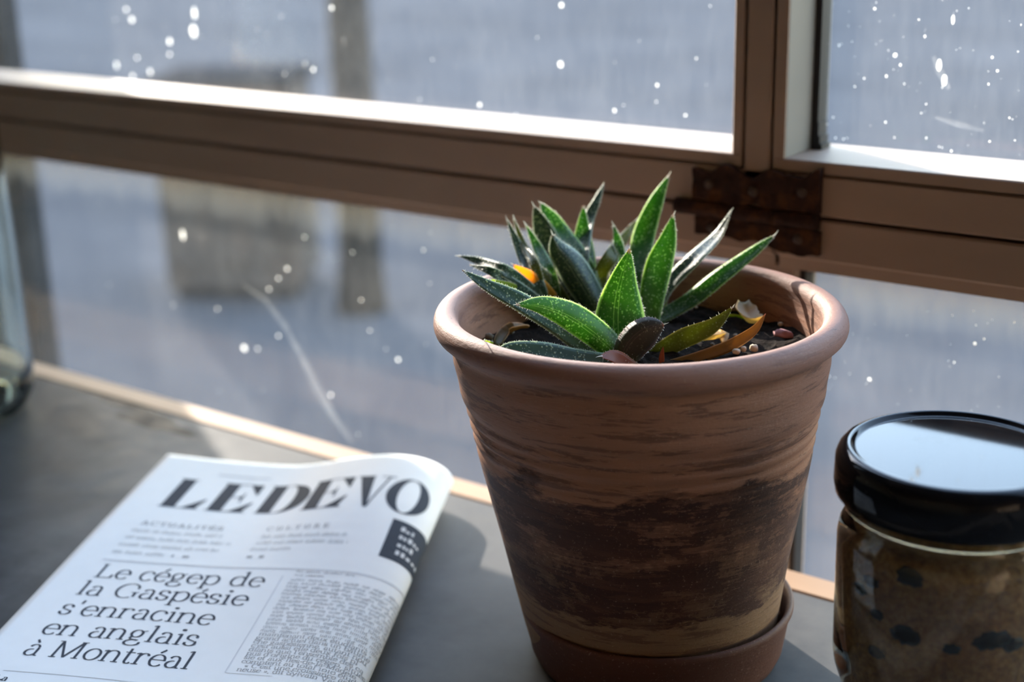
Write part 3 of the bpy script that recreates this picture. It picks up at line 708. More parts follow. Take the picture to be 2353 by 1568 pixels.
# back to front; coordinates read off the plant, base first
make_leaf([(620, 770), (560, 640), (480, 480), (400, 295)], 42, 'leaf_dark', 0.012, 10, face=1, label='dark leaf at the back with a browned tip')
make_leaf([(610, 740), (560, 560), (490, 430), (440, 292)], 26, 'leaf_olive', 0.015, 0)
make_leaf([(690, 780), (640, 600), (570, 450), (508, 330)], 38, 'leaf', 0.008, 15)
make_leaf([(1010, 800), (930, 640), (1000, 500), (1080, 390), (1142, 300)], 44, 'leaf_olive', 0.025, 20, face=1, wpeak=0.45, label='olive leaf leaning back behind the tall one')
make_leaf([(840, 780), (830, 560), (855, 330), (905, 205), (950, 103)], 44, 'leaf_dark', 0.020, -35, face=1, wpeak=0.45)
make_leaf([(880, 800), (850, 600), (832, 420), (836, 222)], 62, 'leaf', 0.010, 5, face=1, wpeak=0.5, label='bright translucent green leaf at the back')
make_leaf([(930, 790), (840, 560), (700, 370), (640, 280), (590, 208)], 58, 'leaf', 0.012, 22, face=1, wpeak=0.5)
make_leaf([(880, 840), (760, 650), (640, 440), (590, 320), (556, 228)], 70, 'leaf_dark', 0.006, -15, face=1, wpeak=0.45)
make_leaf([(690, 850), (640, 770), (540, 650), (435, 556)], 64, 'leaf_orange', -0.014, 10, face=1, wpeak=0.45, bris=0.25, label='withered orange leaf')
make_leaf([(750, 850), (680, 740), (590, 620), (520, 495)], 66, 'leaf_olive', -0.002, 20, wpeak=0.42)
make_leaf([(640, 800), (500, 665), (380, 590), (250, 540), (125, 508)], 36, 'leaf_dark', 0.004, 15, wpeak=0.45, thick=0.45, face=1)
make_leaf([(540, 790), (450, 700), (300, 640)], 34, 'leaf_lime', 0.004, 20, bris=0.6)
make_leaf([(760, 920), (600, 790), (450, 682), (320, 600), (192, 560)], 38, 'leaf_dark', -0.012, 12, wpeak=0.45, thick=0.4, face=1)
make_leaf([(1060, 820), (1150, 640), (1168, 420), (1240, 210), (1320, 48)], 74, 'leaf', 0.012, -28, face=1, wpeak=0.48, label='tallest leaf, upright with a pale curved tip')
make_leaf([(1040, 820), (1045, 620), (1035, 460), (1003, 332)], 34, 'leaf', 0.000, 10, wpeak=0.5)
make_leaf([(1000, 800), (1005, 640), (1010, 540), (998, 440)], 24, 'leaf_dark', -0.004, 0, wpeak=0.5)
make_leaf([(1200, 900), (1300, 690), (1450, 530), (1590, 390), (1668, 252)], 66, 'leaf_dark', 0.006, -50, face=1, wpeak=0.45, thick=0.35, label='blue-green leaf with an orange tip')
make_leaf([(1210, 900), (1275, 740), (1330, 620)], 46, 'leaf_lime', 0.004, -10, bris=0.6)
make_leaf([(1150, 920), (1420, 770), (1600, 630), (1800, 480), (1918, 390)], 62, 'leaf', -0.002, -40, face=1, wpeak=0.42, thick=0.32)
make_leaf([(1190, 960), (1225, 720), (1262, 560), (1310, 420), (1342, 275)], 78, 'leaf', 0.000, 8, face=1, wpeak=0.45)
make_leaf([(960, 900), (860, 720), (760, 560), (690, 470), (660, 388)], 88, 'leaf_dark', -0.006, 12, face=-1, wpeak=0.42, keel=1.4, ridge=True, label='keeled dark leaf with a white-spotted ridge')
make_leaf([(930, 1110), (680, 900), (480, 770), (300, 680), (150, 590)], 62, 'leaf_dark', -0.010, 25, wpeak=0.42, face=1, label='long dark leaf reaching over the left of the rim')
make_leaf([(1050, 1050), (1040, 880), (1050, 700), (1095, 468)], 140, 'leaf', -0.010, 4, face=-1, wpeak=0.35, keel=0.3, thick=0.18, label='broad green front leaf standing upright')
make_leaf([(480, 1052), (400, 1035), (330, 1014), (268, 982)], 26, 'leaf_lime', -0.004, 20, bris=0.4)
make_leaf([(1060, 1090), (920, 960), (760, 850), (600, 790), (452, 785)], 84, 'leaf', -0.022, 12, face=-1, wpeak=0.42, keel=0.4, thick=0.22, label='bright green front leaf arching left')
make_leaf([(1000, 1110), (800, 1095), (600, 1060), (430, 1050), (328, 1080)], 72, 'leaf_dark', -0.010, 25, wpeak=0.5, blunt=0.9, base_z=ZS, label='blunt leaf lying across the left rim')
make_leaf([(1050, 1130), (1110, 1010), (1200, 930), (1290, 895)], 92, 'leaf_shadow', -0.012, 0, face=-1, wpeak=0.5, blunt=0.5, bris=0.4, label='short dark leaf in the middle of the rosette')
make_leaf([(1480, 930), (1600, 885), (1700, 870), (1775, 868)], 40, 'leaf_lime', 0.002, 20, bris=0.0, wpeak=0.4, blunt=0.5)
make_leaf([(1200, 1090), (1380, 985), (1560, 905), (1680, 795)], 62, 'leaf_olive', -0.012, 25, face=1, wpeak=0.4, bris=0.2)
make_leaf([(1250, 1140), (1450, 1090), (1650, 1020), (1790, 935), (1862, 835)], 36, 'leaf_brown', 0.004, 20, face=1, wpeak=0.55, bris=0.0, label='dying brown leaf with an orange curled tip')
make_leaf([(1280, 1150), (1275, 1090), (1285, 1020)], 16, 'leaf_red', -0.004, 0, bris=0.0, wpeak=0.5)
make_leaf([(1150, 1160), (1080, 1120), (1010, 1080), (932, 1075)], 46, 'leaf_red', -0.010, 20, bris=0.15, wpeak=0.5, blunt=0.6, label='reddish brown stub of a leaf at the front')

# loose pieces on the soil
def scrap(name, pts, hw, z, label, m='dry_leaf', tw=10, bow_z=0.0):
    C = bez([onz(*zpx(*p[:2]), z + (p[2] if len(p) > 2 else 0)) for p in pts], 12); V = []; Fc = []; uv = []
    for i, c in enumerate(C):
        u = i / 11; t = C[min(i + 1, 11)] - C[max(0, i - 1)]; t /= np.linalg.norm(t); up = np.array([0, 0, 1.0]); w = np.cross(t, up); w /= np.linalg.norm(w); nn = np.cross(w, t)
        W = hw / 2.451 / FPX * 0.54 * (0.25 + 0.75 * math.sin(math.pi * min(1, 0.12 + u * 0.85))) * (1 + 0.25 * mnoise.noise((u * 5, hw, 2)))
        for a in (-1, -0.4, 0.4, 1):
            V.append(c + w * W * a + nn * W * (0.9 * a * a - 0.2)); uv.append((0.25 + (a + 1) / 4 * 0.98, min(u, 0.85)))
        for a in (1, 0.4, -0.4, -1):
            V.append(c + w * W * a + nn * (W * (0.9 * a * a - 0.2) - 0.0004)); uv.append((0.25 + (a + 1) / 4 * 0.98, min(u, 0.85)))
    for i in range(11):
        for k in range(8): Fc.append((i * 8 + k, i * 8 + (k + 1) % 8, i * 8 + 8 + (k + 1) % 8, i * 8 + 8 + k))
    Fc += [tuple(range(8))[::-1], tuple(88 + k for k in range(8))]
    return tag(mesh_obj(name, V, Fc, M[m], None, True, uv), label, 'dead leaf')
scrap('dead_leaf', [(1735, 770, 0.007), (1745, 830, 0.004), (1790, 880, 0.002), (1850, 855, 0.004)], 60, ZS + 0.002, 'curled cream coloured dead leaf upright on the soil')
scrap('dead_leaf', [(1490, 985), (1560, 970, 0.002), (1620, 960, 0.002), (1625, 1000)], 40, ZS + 0.002, 'small tan dead leaf scrap on the soil beneath the olive leaf')
scrap('dead_leaf', [(350, 1020), (400, 950, 0.003), (460, 915, 0.005), (520, 910, 0.004)], 44, ZS + 0.002, 'brown dead leaf on the soil behind the blunt leaf', 'leaf_brown')
gr = [(1695, 1050, 22, 1), (1735, 1035, 20, 1), (1795, 1030, 26, 1), (1945, 895, 16, 1), (2008, 860, 18, 1), (2070, 905, 18, 0), (2075, 880, 14, 1), (1440, 810, 14, 0), (1600, 745, 14, 0), (305, 965, 26, 0), (1690, 960, 14, 0), (1560, 1010, 13, 0), (430, 940, 16, 0), (1470, 800, 9, 1)]
GL_ = ['pale grit crumb by the front rim, left one of three below the brown leaf', 'pale grit crumb by the front rim, middle one of three below the brown leaf', 'largest pale grit crumb by the front rim, right of two others',
       'pale grit crumb on the soil left of the right rim, leftmost of four there', 'pale grit crumb on the soil by the right rim, farthest back of four', 'brownish grit crumb touching the right inner wall of the pot', 'pale grit crumb beside a brownish one at the right inner wall',
       'brownish grit crumb on the soil under the long green right-hand leaf', 'brownish grit crumb on the shaded soil near the back right wall', 'brown grit lump on the soil at the left inner wall', 'brownish grit crumb between the olive leaf and the brown leaf',
       'brownish grit crumb on the soil beneath the tip of the olive leaf', 'brownish grit crumb on the soil beside the brown dead leaf at the left', 'tiny pale grit crumb under the long green right-hand leaf']
for k, (zx, zy, r, lt) in enumerate(gr):
    c = onz(*zpx(zx, zy), ZS + 0.003); q = MB(); rr = r / 2.451 / FPX * 0.54
    q.blob((c[0], c[1], c[2]), rr, 9, 7, 0.16, (1, 0.9, 0.8), seed=k)
    tag(q.build('grit_piece', M['grit'] if lt else M['grit_dark'], None, True), GL_[k], 'grit', 'grit crumbs on the soil')
c = onz(*zpx(1955, 955), ZS + 0.003); q = MB(); q.blob(tuple(c), 0.0030, 9, 7, 0.3, (1.3, 0.7, 0.6), seed=5); tag(q.build('bark_chip', M['bark_pink'], None, True), 'pinkish bark chip on the soil near the right rim', 'bark chip')

# saucer
q = MB(); SP = [(0.0, 0.0), (0.0470, 0.0), (0.0497, 0.0012), (0.0508, 0.005), (0.0531, 0.0150), (0.0546, 0.0175), (0.0545, 0.0190), (0.0535, 0.0196), (0.0522, 0.0188), (0.0512, 0.0165), (0.0507, 0.0058), (0.0, 0.0055)]
SP = [(0.958 * r + (0.0006 if 0 < z and r > 0.0501 else 0), z * (1.27 if z > 0.0058 else 1)) for r, z in SP]
q.lathe(SP, 110, SAU[0], SAU[1], None, False, lambda a, z, r: 0.0004 * math.sin(3 * a) if r > 0.04 else 0)
sc_ = tag(empty('saucer', (SAU[0], SAU[1], 0)), 'reddish terracotta saucer beneath the plant pot', 'saucer')
part(q.build('dish', M['terracotta_saucer'], None, True), sc_)

# ------------------------------------------------------------------ jar with black lid
RL = 0.0366
JC = CAM + ray(2200, 1030) * RL / 273 * FPX; jx, jy, jz = JC
jar = tag(empty('jar', (jx, jy, 0)), 'clear glass jar of brown filling closed with a shiny black lid', 'jar')
k_ = RL
RB = 0.0347
g_out = [(0.0, 0.0), (RB - 0.006, 0.0), (RB - 0.0045, 0.0015), (RB - 0.0035, 0.006), (RB - 0.0033, 0.037), (RB - 0.0022, 0.0405), (RB - 0.0006, 0.0455), (RB, 0.050), (RB + 0.0002, jz - 0.030), (RB - 0.0004, jz - 0.0265), (RB - 0.0018, jz - 0.0235), (RB - 0.0036, jz - 0.0215), (RB - 0.0034, jz - 0.0205), (RB - 0.0012, jz - 0.0195), (RB - 0.0010, jz - 0.0185), (RB - 0.0026, jz - 0.0176), (RB - 0.0036, jz - 0.016), (RB - 0.0036, jz - 0.0025), (RB - 0.0050, jz - 0.0018)]
g_in = [(RB - 0.0062, jz - 0.0025), (RB - 0.0062, jz - 0.018), (RB - 0.0052, jz - 0.0225), (RB - 0.0030, jz - 0.028), (RB - 0.0026, 0.053), (RB - 0.0058, 0.040), (RB - 0.006, 0.012), (RB - 0.006, 0.0050), (0.0, 0.0045)]
q = MB(); q.lathe(g_out + g_in, 96, jx, jy); part(q.build('glass_body', M['jar_glass'], None, True), jar)
lp = [(0.0, jz - 0.0012), (0.01, jz - 0.0012), (RL - 0.0075, jz - 0.0012), (RL - 0.0064, jz - 0.0012), (RL - 0.0062, jz - 0.0012), (RL - 0.0054, jz - 0.0010), (RL - 0.0049, jz - 0.0001), (RL - 0.0042, jz + 0.0003), (RL - 0.0022, jz - 0.0004), (RL - 0.0008, jz - 0.0020), (RL, jz - 0.0042), (RL + 0.0002, jz - 0.0120), (RL - 0.0003, jz - 0.0150), (RL - 0.0014, jz - 0.0163), (RL - 0.0026, jz - 0.0160), (RL - 0.0026, jz - 0.0035), (0.0, jz - 0.0030)]
q = MB(); q.lathe(lp, 128, jx, jy); part(q.build('lid', M['lid_black'], None, True), jar)
RF = RB - 0.0029
def fr_(a, z, r): return (0.0002 * mnoise.noise((math.cos(a) * 30, math.sin(a) * 30, z * 700))) if r > 0.02 else 0
q = MB(); zt = jz - 0.0265
q.lathe([(0.0, 0.0055), (RF - 0.008, 0.0055), (RF - 0.0036, 0.0125), (RF - 0.0034, 0.039)] + [(RF, z) for z in np.linspace(0.0535, zt - 0.003, 40)] + [(RF - 0.001, zt - 0.001), (RF - 0.006, zt), (0.0, zt + 0.002)], 90, jx, jy, None, False, lambda a, z, r: fr_(a, z, r) - 0.0002 if r > 0.02 else 0)
fill = tag(q.build('brown_filling', M['sugar'], None, True), 'coarse brown granular filling inside the black-lidded jar', 'filling', None, 'stuff')
RL_ = [a + ' in the jar filling' for a in ('highest dark lump, large, below the neck', 'small dark lump left of the highest, upper of a pair', 'small dark lump left of the highest, lower of a pair', 'large oval dark lump at mid height', 'small dark lump low down between two larger ones',
    'big dark lump at the right, left half of a close pair', 'big dark lump at the right, right half of a close pair', 'dark lump farthest to the right', 'small dark lump at mid left, above the lowest one', 'lowest dark lump at the left', 'small dark lump touching the large oval one')]
for k, (px, py, r) in enumerate([(2093, 1325, 24), (2008, 1335, 17), (1985, 1352, 16), (2085, 1458, 26), (2185, 1488, 16), (2268, 1470, 26), (2290, 1468, 24), (2325, 1478, 20), (2020, 1410, 15), (2018, 1497, 18), (2065, 1455, 16)]):
    d = ray(px, py); A = d[0] ** 2 + d[1] ** 2; ox, oy = CAM[0] - jx, CAM[1] - jy; Bq = 2 * (ox * d[0] + oy * d[1]); Cq = ox * ox + oy * oy - RF * RF
    disc = Bq * Bq - 4 * A * Cq
    if disc < 0: continue
    P = CAM + d * ((-Bq - math.sqrt(disc)) / (2 * A)); rr = r / FPX * 0.44
    nx, ny = (P[0] - jx) / RF, (P[1] - jy) / RF; q = MB()
    q.blob((0, 0, 0), rr, 12, 7, 0.32, (0.14, 1.2, 0.85), seed=k + 3)
    an_ = math.atan2(ny, nx); V = [(P[0] - nx * 0.0002 + v[0] * math.cos(an_) - v[1] * math.sin(an_), P[1] - ny * 0.0002 + v[0] * math.sin(an_) + v[1] * math.cos(an_), P[2] + v[2]) for v in q.V]
    V = [(jx + (x - jx) * min(1, (RF + 0.00022) / max(1e-9, math.hypot(x - jx, y - jy))), jy + (y - jy) * min(1, (RF + 0.00022) / max(1e-9, math.hypot(x - jx, y - jy))), z) for x, y, z in V]
    tag(mesh_obj('dark_raisin', V, q.F, M['raisin'], None, True), RL_[k], 'raisin', 'dark lumps in the jar filling')

# ------------------------------------------------------------------ glass bottle at the left
bc = onz(-158, 950, 0.0); br = 0.0600
bt = tag(empty('glass_bottle', (bc[0], bc[1], 0)), 'large clear greenish glass bottle standing near the window', 'bottle')
go = [(0.0, 0.0012), (br * 0.55, 0.0), (br * 0.80, 0.0), (br * 0.93, 0.004), (br * 0.99, 0.012), (br, 0.022), (br * 0.99, 0.10), (br * 0.965, 0.17), (br * 0.90, 0.21), (br * 0.72, 0.245), (br * 0.5, 0.265), (br * 0.42, 0.285), (br * 0.42, 0.32), (br * 0.45, 0.324)]
gi = [(br * 0.37, 0.322), (br * 0.36, 0.285), (br * 0.45, 0.263), (br * 0.67, 0.240), (br * 0.85, 0.207), (br * 0.92, 0.17), (br * 0.945, 0.10), (br * 0.95, 0.030), (br * 0.925, 0.014), (br * 0.84, 0.0058), (0.0, 0.005)]
q = MB(); q.lathe(go + gi, 80, bc[0], bc[1]); part(q.build('glass_body', M['bottle_glass'], None, True), bt)

# ------------------------------------------------------------------ newspaper
TL = np.array([-0.2814, 0.0051]); N1 = np.array([0.1272, 0.0583]); N1 /= np.linalg.norm(N1); N2 = np.array([0.0854, -0.1579]); N2 /= np.linalg.norm(N2)
A1, RX, BMAX = 0.121, 0.0275, 0.245
def ztop(a, b):
    bumpv = 0.0058 * math.exp(-((b - 0.035) / 0.075) ** 2) if b > 0.035 else 0.0058
    bumpv += 0.0008
    s = min(1, max(0, (a - 0.066) / (A1 - 0.066))); s = s * s * (3 - 2 * s)
    dip = -0.0022 * math.sin(math.pi * min(1, a / 0.095)) * math.exp(-(b / 0.06) ** 2)
    return 0.0178 + dip + bumpv * s + 0.0003 * math.sin(a * 60 + b * 25)
_prof = {}
def profile(b):
    key = round(b, 3)
    if key in _prof: return _prof[key]
    P = [(a, ztop(a, key)) for a in np.linspace(0, A1, 50)]
    zt_ = P[-1][1]; zb = 0.0012; zc = (zt_ + zb) / 2 - 0.001; up = zt_ - zc; dn = zc - zb
    for th in np.linspace(90, -88, 44)[1:]:
        th = math.radians(th); P.append((A1 + RX * math.cos(th) ** 0.9, zc + (up if th > 0 else dn) * math.sin(th)))
    P = np.array(P); s = np.concatenate([[0], np.cumsum(np.hypot(np.diff(P[:, 0]), np.diff(P[:, 1])))])
    _prof[key] = (P, s); return _prof[key]
def paper_pt(s_, b, off=0.0):
    P, s = profile(min(max(b, 0), BMAX)); a = float(np.interp(s_, s, P[:, 0])); z = float(np.interp(s_, s, P[:, 1]))
    e = 0.0004; a2 = float(np.interp(s_ + e, s, P[:, 0])); z2 = float(np.interp(s_ + e, s, P[:, 1])); a1 = float(np.interp(s_ - e, s, P[:, 0])); z1 = float(np.interp(s_ - e, s, P[:, 1]))
    ta, tz = a2 - a1, z2 - z1; l = math.hypot(ta, tz) + 1e-12; na, nz = -tz / l, ta / l
    a += na * off; z += nz * off
    xy = TL + N1 * a + N2 * b; return (xy[0], xy[1], z)
SMAX = float(profile(0.1)[1][-1])
news = tag(empty('newspaper', (TL[0] + 0.1, TL[1] - 0.09, 0)), 'folded French newspaper lying on the counter left of the pot, its fold rolled up', 'newspaper')
ss = np.concatenate([np.linspace(0, A1, 40), np.linspace(A1, SMAX, 34)[1:]]); bb = np.linspace(0, BMAX, 90)
V = []; Fc = []
def edge_in(b):            # slightly uneven trimmed top edge
    return b
for layer in (0.0, -0.0006):
    for b in bb:
        for s in ss: V.append(paper_pt(s, b, layer))
ni, nj = len(bb), len(ss); K = ni * nj
for i in range(ni - 1):
    for j in range(nj - 1):
        a = i * nj + j; Fc.append((a, a + nj, a + nj + 1, a + 1)); Fc.append((K + a, K + a + 1, K + a + nj + 1, K + a + nj))
for i in range(ni - 1):
    a = i * nj; Fc.append((a, K + a, K + a + nj, a + nj)); a = i * nj + nj - 1; Fc.append((a, a + nj, K + a + nj, K + a))
for j in range(nj - 1):
    Fc.append((j, j + 1, K + j + 1, K + j)); a = (ni - 1) * nj + j; Fc.append((a, K + a, K + a + 1, a + 1))
part(mesh_obj('front_page', V, Fc, M['paper'], None, True), news)
# the folded sheets inside, each a little shorter than the one above
for li in range(7):
    V = []; Fc = []
    zf1 = 1 - 0.135 * (li + 0.12); zf0 = 1 - 0.135 * (li + 1.0); aa = np.linspace(0.0006 + 0.0007 * (li % 3), A1 + RX * (0.42 - 0.03 * abs(li - 3)), 26); b2 = np.linspace(0.0004 + 0.0006 * ((li * 2) % 3), BMAX - 0.002, 24)
    for zf in (zf1, zf0):
        for b in b2:
            for a in aa:
                zt_ = float(np.interp(a, profile(b)[0][:78, 0], profile(b)[0][:78, 1])) - 0.0009; xy = TL + N1 * a + N2 * b; V.append((xy[0], xy[1], 0.0006 + (zt_ - 0.0006) * zf))
    ni2, nj2 = len(b2), len(aa); K = ni2 * nj2
    for i in range(ni2 - 1):
        for j in range(nj2 - 1):
            a = i * nj2 + j; Fc.append((a, a + nj2, a + nj2 + 1, a + 1)); Fc.append((K + a, K + a + 1, K + a + nj2 + 1, K + a + nj2))
    for i in range(ni2 - 1):
        a = i * nj2; Fc.append((a, K + a, K + a + nj2, a + nj2)); a = i * nj2 + nj2 - 1; Fc.append((a, a + nj2, K + a + nj2, K + a))
    for j in range(nj2 - 1):
        Fc.append((j, j + 1, K + j + 1, K + j)); a = (ni2 - 1) * nj2 + j; Fc.append((a, K + a, K + a + 1, a + 1))
    part(mesh_obj('inner_sheet', V, Fc, M['paper_edge'], None, True), news)

# ---- lettering drawn with a broad-nib stroke alphabet
def arc(cx, cy, rx, ry, a0, a1, n=12):
    return [(cx + rx * math.cos(math.radians(a0 + (a1 - a0) * i / n)), cy + ry * math.sin(math.radians(a0 + (a1 - a0) * i / n))) for i in range(n + 1)]
XH, CH, AS, DS = 0.46, 0.69, 0.72, -0.22
def ln_(*p): return list(p)
def stem(x, y0, y1, sb=True, st=None, w=0.075):
    """vertical stem with foot serif and head (None, 'flag' or 'slab')"""
    out_ = [ln_((x, y0), (x, y1))]
    if sb: out_.append(ln_((x - w * 1.25, y0 + 0.008), (x + w * 1.25, y0 + 0.008)))
    if st == 'flag': out_.append(ln_((x - w * 1.3, y1 - 0.045), (x, y1 - 0.005)))
    if st == 'slab': out_.append(ln_((x - w * 1.25, y1 - 0.008), (x + w * 1.25, y1 - 0.008)))
    return out_
def bowl_o(cx, r): return [arc(cx, XH / 2, r, XH / 2 + 0.008, 0, 360, 24)]
G = {}
G['o'] = (0.50, bowl_o(0.25, 0.20)); G['e'] = (0.45, [arc(0.235, 0.23, 0.185, 0.238, 10, 320, 20), ln_((0.06, 0.255), (0.415, 0.255)), arc(0.235, 0.23, 0.185, 0.238, 0, 12, 3)])
G['c'] = (0.43, [arc(0.24, 0.23, 0.19, 0.238, 42, 318, 18), ln_((0.37, 0.40), (0.38, 0.33))])
G['n'] = (0.55, stem(0.10, 0, XH, True, 'flag') + [arc(0.265, 0.29, 0.165, 0.175, 180, 0, 12)] + stem(0.43, 0, 0.29))
G['m'] = (0.82, stem(0.10, 0, XH, True, 'flag') + [arc(0.25, 0.29, 0.15, 0.175, 180, 0, 10)] + stem(0.40, 0, 0.29) + [arc(0.55, 0.29, 0.15, 0.175, 180, 0, 10)] + stem(0.70, 0, 0.29))
G['h'] = (0.55, stem(0.10, 0, AS, True, 'flag') + [arc(0.265, 0.29, 0.165, 0.175, 180, 0, 12)] + stem(0.43, 0, 0.29))
G['u'] = (0.55, stem(0.10, 0.15, XH, False, 'flag') + [arc(0.255, 0.155, 0.155, 0.165, 180, 360, 12)] + stem(0.42, 0, XH, False, 'flag') + [ln_((0.42, 0.01), (0.50, 0.03))])
G['r'] = (0.40, stem(0.11, 0, XH, True, 'flag') + [arc(0.25, 0.31, 0.13, 0.15, 165, 45, 8), ln_((0.335, 0.42), (0.345, 0.37))])
G['i'] = (0.26, stem(0.13, 0, XH, True, 'flag') + [arc(0.125, 0.635, 0.03, 0.03, 0, 360, 8)]); G['l'] = (0.26, stem(0.13, 0, AS, True, 'flag'))
G['t'] = (0.32, [ln_((0.13, 0.60), (0.13, 0.10)), arc(0.215, 0.10, 0.085, 0.105, 180, 330, 8), ln_((0.02, 0.445), (0.28, 0.445))])
G['a'] = (0.46, [arc(0.215, 0.32, 0.13, 0.145, 160, 10, 10), ln_((0.345, 0.33), (0.345, 0.06)), arc(0.40, 0.06, 0.055, 0.06, 180, 300, 5), arc(0.20, 0.13, 0.145, 0.135, 75, 330, 14)])
G['d'] = (0.53, [arc(0.23, 0.23, 0.185, 0.24, 40, 320, 16), ln_((0.405, AS), (0.405, 0.02)), ln_((0.30, AS - 0.045), (0.405, AS - 0.005)), ln_((0.405, 0.012), (0.49, 0.03))])
G['b'] = (0.52, [ln_((0.11, AS), (0.11, 0.02)), ln_((0.01, AS - 0.045), (0.11, AS - 0.005)), arc(0.285, 0.23, 0.185, 0.24, 140, -140, 16)])
G['p'] = (0.54, stem(0.11, DS, XH, True, 'flag') + [arc(0.29, 0.23, 0.185, 0.24, 140, -140, 16)])
G['q'] = (0.53, [arc(0.23, 0.23, 0.185, 0.24, 40, 320, 16)] + stem(0.41, DS, XH, True))
G['g'] = (0.49, [arc(0.22, 0.31, 0.14, 0.155, 0, 360, 18), ln_((0.31, 0.42), (0.45, 0.45)), ln_((0.13, 0.18), (0.11, 0.08)), ln_((0.11, 0.06), (0.36, 0.035)), arc(0.23, -0.09, 0.19, 0.12, 60, 380, 18)])
G['s'] = (0.38, [arc(0.19, 0.345, 0.125, 0.12, 35, 225, 12), ln_((0.105, 0.26), (0.275, 0.19)), arc(0.19, 0.115, 0.135, 0.12, 40, -145, 12), ln_((0.295, 0.42), (0.30, 0.34)), ln_((0.065, 0.03), (0.06, 0.13))])
G['v'] = (0.50, [ln_((0.06, XH), (0.25, 0.0)), ln_((0.25, 0.0), (0.43, XH)), ln_((0.0, XH - 0.008), (0.15, XH - 0.008)), ln_((0.35, XH - 0.008), (0.50, XH - 0.008))])
G['y'] = (0.50, [ln_((0.06, XH), (0.25, 0.0)), ln_((0.16, DS), (0.43, XH)), ln_((0.0, XH - 0.008), (0.15, XH - 0.008)), ln_((0.35, XH - 0.008), (0.50, XH - 0.008)), ln_((0.06, DS + 0.02), (0.16, DS))])
G['x'] = (0.50, [ln_((0.06, XH), (0.42, 0.0)), ln_((0.06, 0.0), (0.42, XH)), ln_((0.0, 0.008), (0.16, 0.008)), ln_((0.32, 0.008), (0.50, 0.008))])
G['f'] = (0.32, stem(0.12, 0, 0.58) + [arc(0.23, 0.58, 0.11, 0.14, 180, 50, 8), ln_((0.02, 0.445), (0.28, 0.445))])
G['L'] = (0.58, stem(0.14, 0, CH, True, 'slab') + [ln_((0.14, 0.010), (0.50, 0.010)), ln_((0.50, 0.01), (0.53, 0.17))])
G['G'] = (0.72, [arc(0.36, 0.345, 0.30, 0.355, 42, 300, 22), ln_((0.58, 0.58), (0.60, 0.46)), ln_((0.59, 0.06), (0.59, 0.27)), ln_((0.48, 0.275), (0.69, 0.275))])
G['M'] = (0.90, [ln_((0.13, 0), (0.15, CH)), ln_((0.15, CH), (0.43, 0.02)), ln_((0.43, 0.02), (0.73, CH))] + stem(0.75, 0, CH, True, 'slab') + [ln_((0.04, 0.008), (0.24, 0.008)), ln_((0.04, CH - 0.008), (0.18, CH - 0.008))])
G['C'] = (0.66, [arc(0.36, 0.345, 0.30, 0.355, 45, 315, 22), ln_((0.57, 0.60), (0.59, 0.46))]); G['D'] = (0.74, stem(0.14, 0, CH, True, 'slab') + [arc(0.30, 0.345, 0.36, 0.337, 88, -88, 22), ln_((0.14, 0.682), (0.31, 0.682)), ln_((0.14, 0.008), (0.31, 0.008))])
G['S'] = (0.52, [arc(0.26, 0.52, 0.175, 0.175, 35, 225, 12), ln_((0.135, 0.40), (0.385, 0.28)), arc(0.26, 0.175, 0.19, 0.18, 40, -145, 12), ln_((0.41, 0.63), (0.42, 0.50)), ln_((0.075, 0.05), (0.07, 0.19))])
G['V'] = (0.68, [ln_((0.09, CH), (0.35, 0.0)), ln_((0.35, 0.0), (0.58, CH)), ln_((0.0, CH - 0.008), (0.22, CH - 0.008)), ln_((0.47, CH - 0.008), (0.68, CH - 0.008))])
G['I'] = (0.32, stem(0.16, 0, CH, True, 'slab')); G['Q'] = (0.74, [arc(0.37, 0.345, 0.31, 0.355, 0, 360, 24), ln_((0.40, 0.02), (0.62, -0.16))])
G['A'] = (0.70, [ln_((0.12, 0.0), (0.34, CH)), ln_((0.34, CH), (0.58, 0.0)), ln_((0.20, 0.24), (0.49, 0.24)), ln_((0.03, 0.008), (0.22, 0.008)), ln_((0.46, 0.008), (0.68, 0.008))])
G['T'] = (0.62, stem(0.31, 0, CH) + [ln_((0.04, CH - 0.01), (0.58, CH - 0.01)), ln_((0.04, CH), (0.03, CH - 0.14)), ln_((0.58, CH), (0.59, CH - 0.14))])
G['U'] = (0.70, stem(0.14, 0.22, CH, False, 'slab') + [arc(0.34, 0.22, 0.20, 0.23, 180, 360, 14)] + stem(0.54, 0.22, CH, False, 'slab'))
G['E'] = (0.60, stem(0.14, 0, CH, True, 'slab') + [ln_((0.14, 0.01), (0.50, 0.01)), ln_((0.50, 0.0), (0.53, 0.15)), ln_((0.14, CH - 0.01), (0.48, CH - 0.01)), ln_((0.48, CH), (0.49, CH - 0.14)), ln_((0.14, 0.36), (0.38, 0.36)), ln_((0.38, 0.43), (0.38, 0.29))])
G['R'] = (0.66, stem(0.14, 0, CH, True, 'slab') + [arc(0.28, 0.52, 0.18, 0.165, 88, -88, 12), ln_((0.14, CH - 0.01), (0.28, CH - 0.01)), ln_((0.14, 0.36), (0.28, 0.36)), ln_((0.32, 0.35), (0.56, 0.0)), ln_((0.50, 0.01), (0.66, 0.01))])
G['1'] = (0.36, stem(0.18, 0, 0.48, True, 'flag')); G['0'] = (0.50, [arc(0.25, 0.235, 0.20, 0.24, 0, 360, 22)])
G["'"] = (0.20, [ln_((0.11, 0.70), (0.08, 0.54))]); G['-'] = (0.30, [ln_((0.04, 0.23), (0.26, 0.23)), ln_((0.04, 0.255), (0.26, 0.255))]); G[','] = (0.22, [ln_((0.11, 0.05), (0.07, -0.10))]); G['.'] = (0.22, [ln_((0.10, 0.0), (0.10, 0.06))])
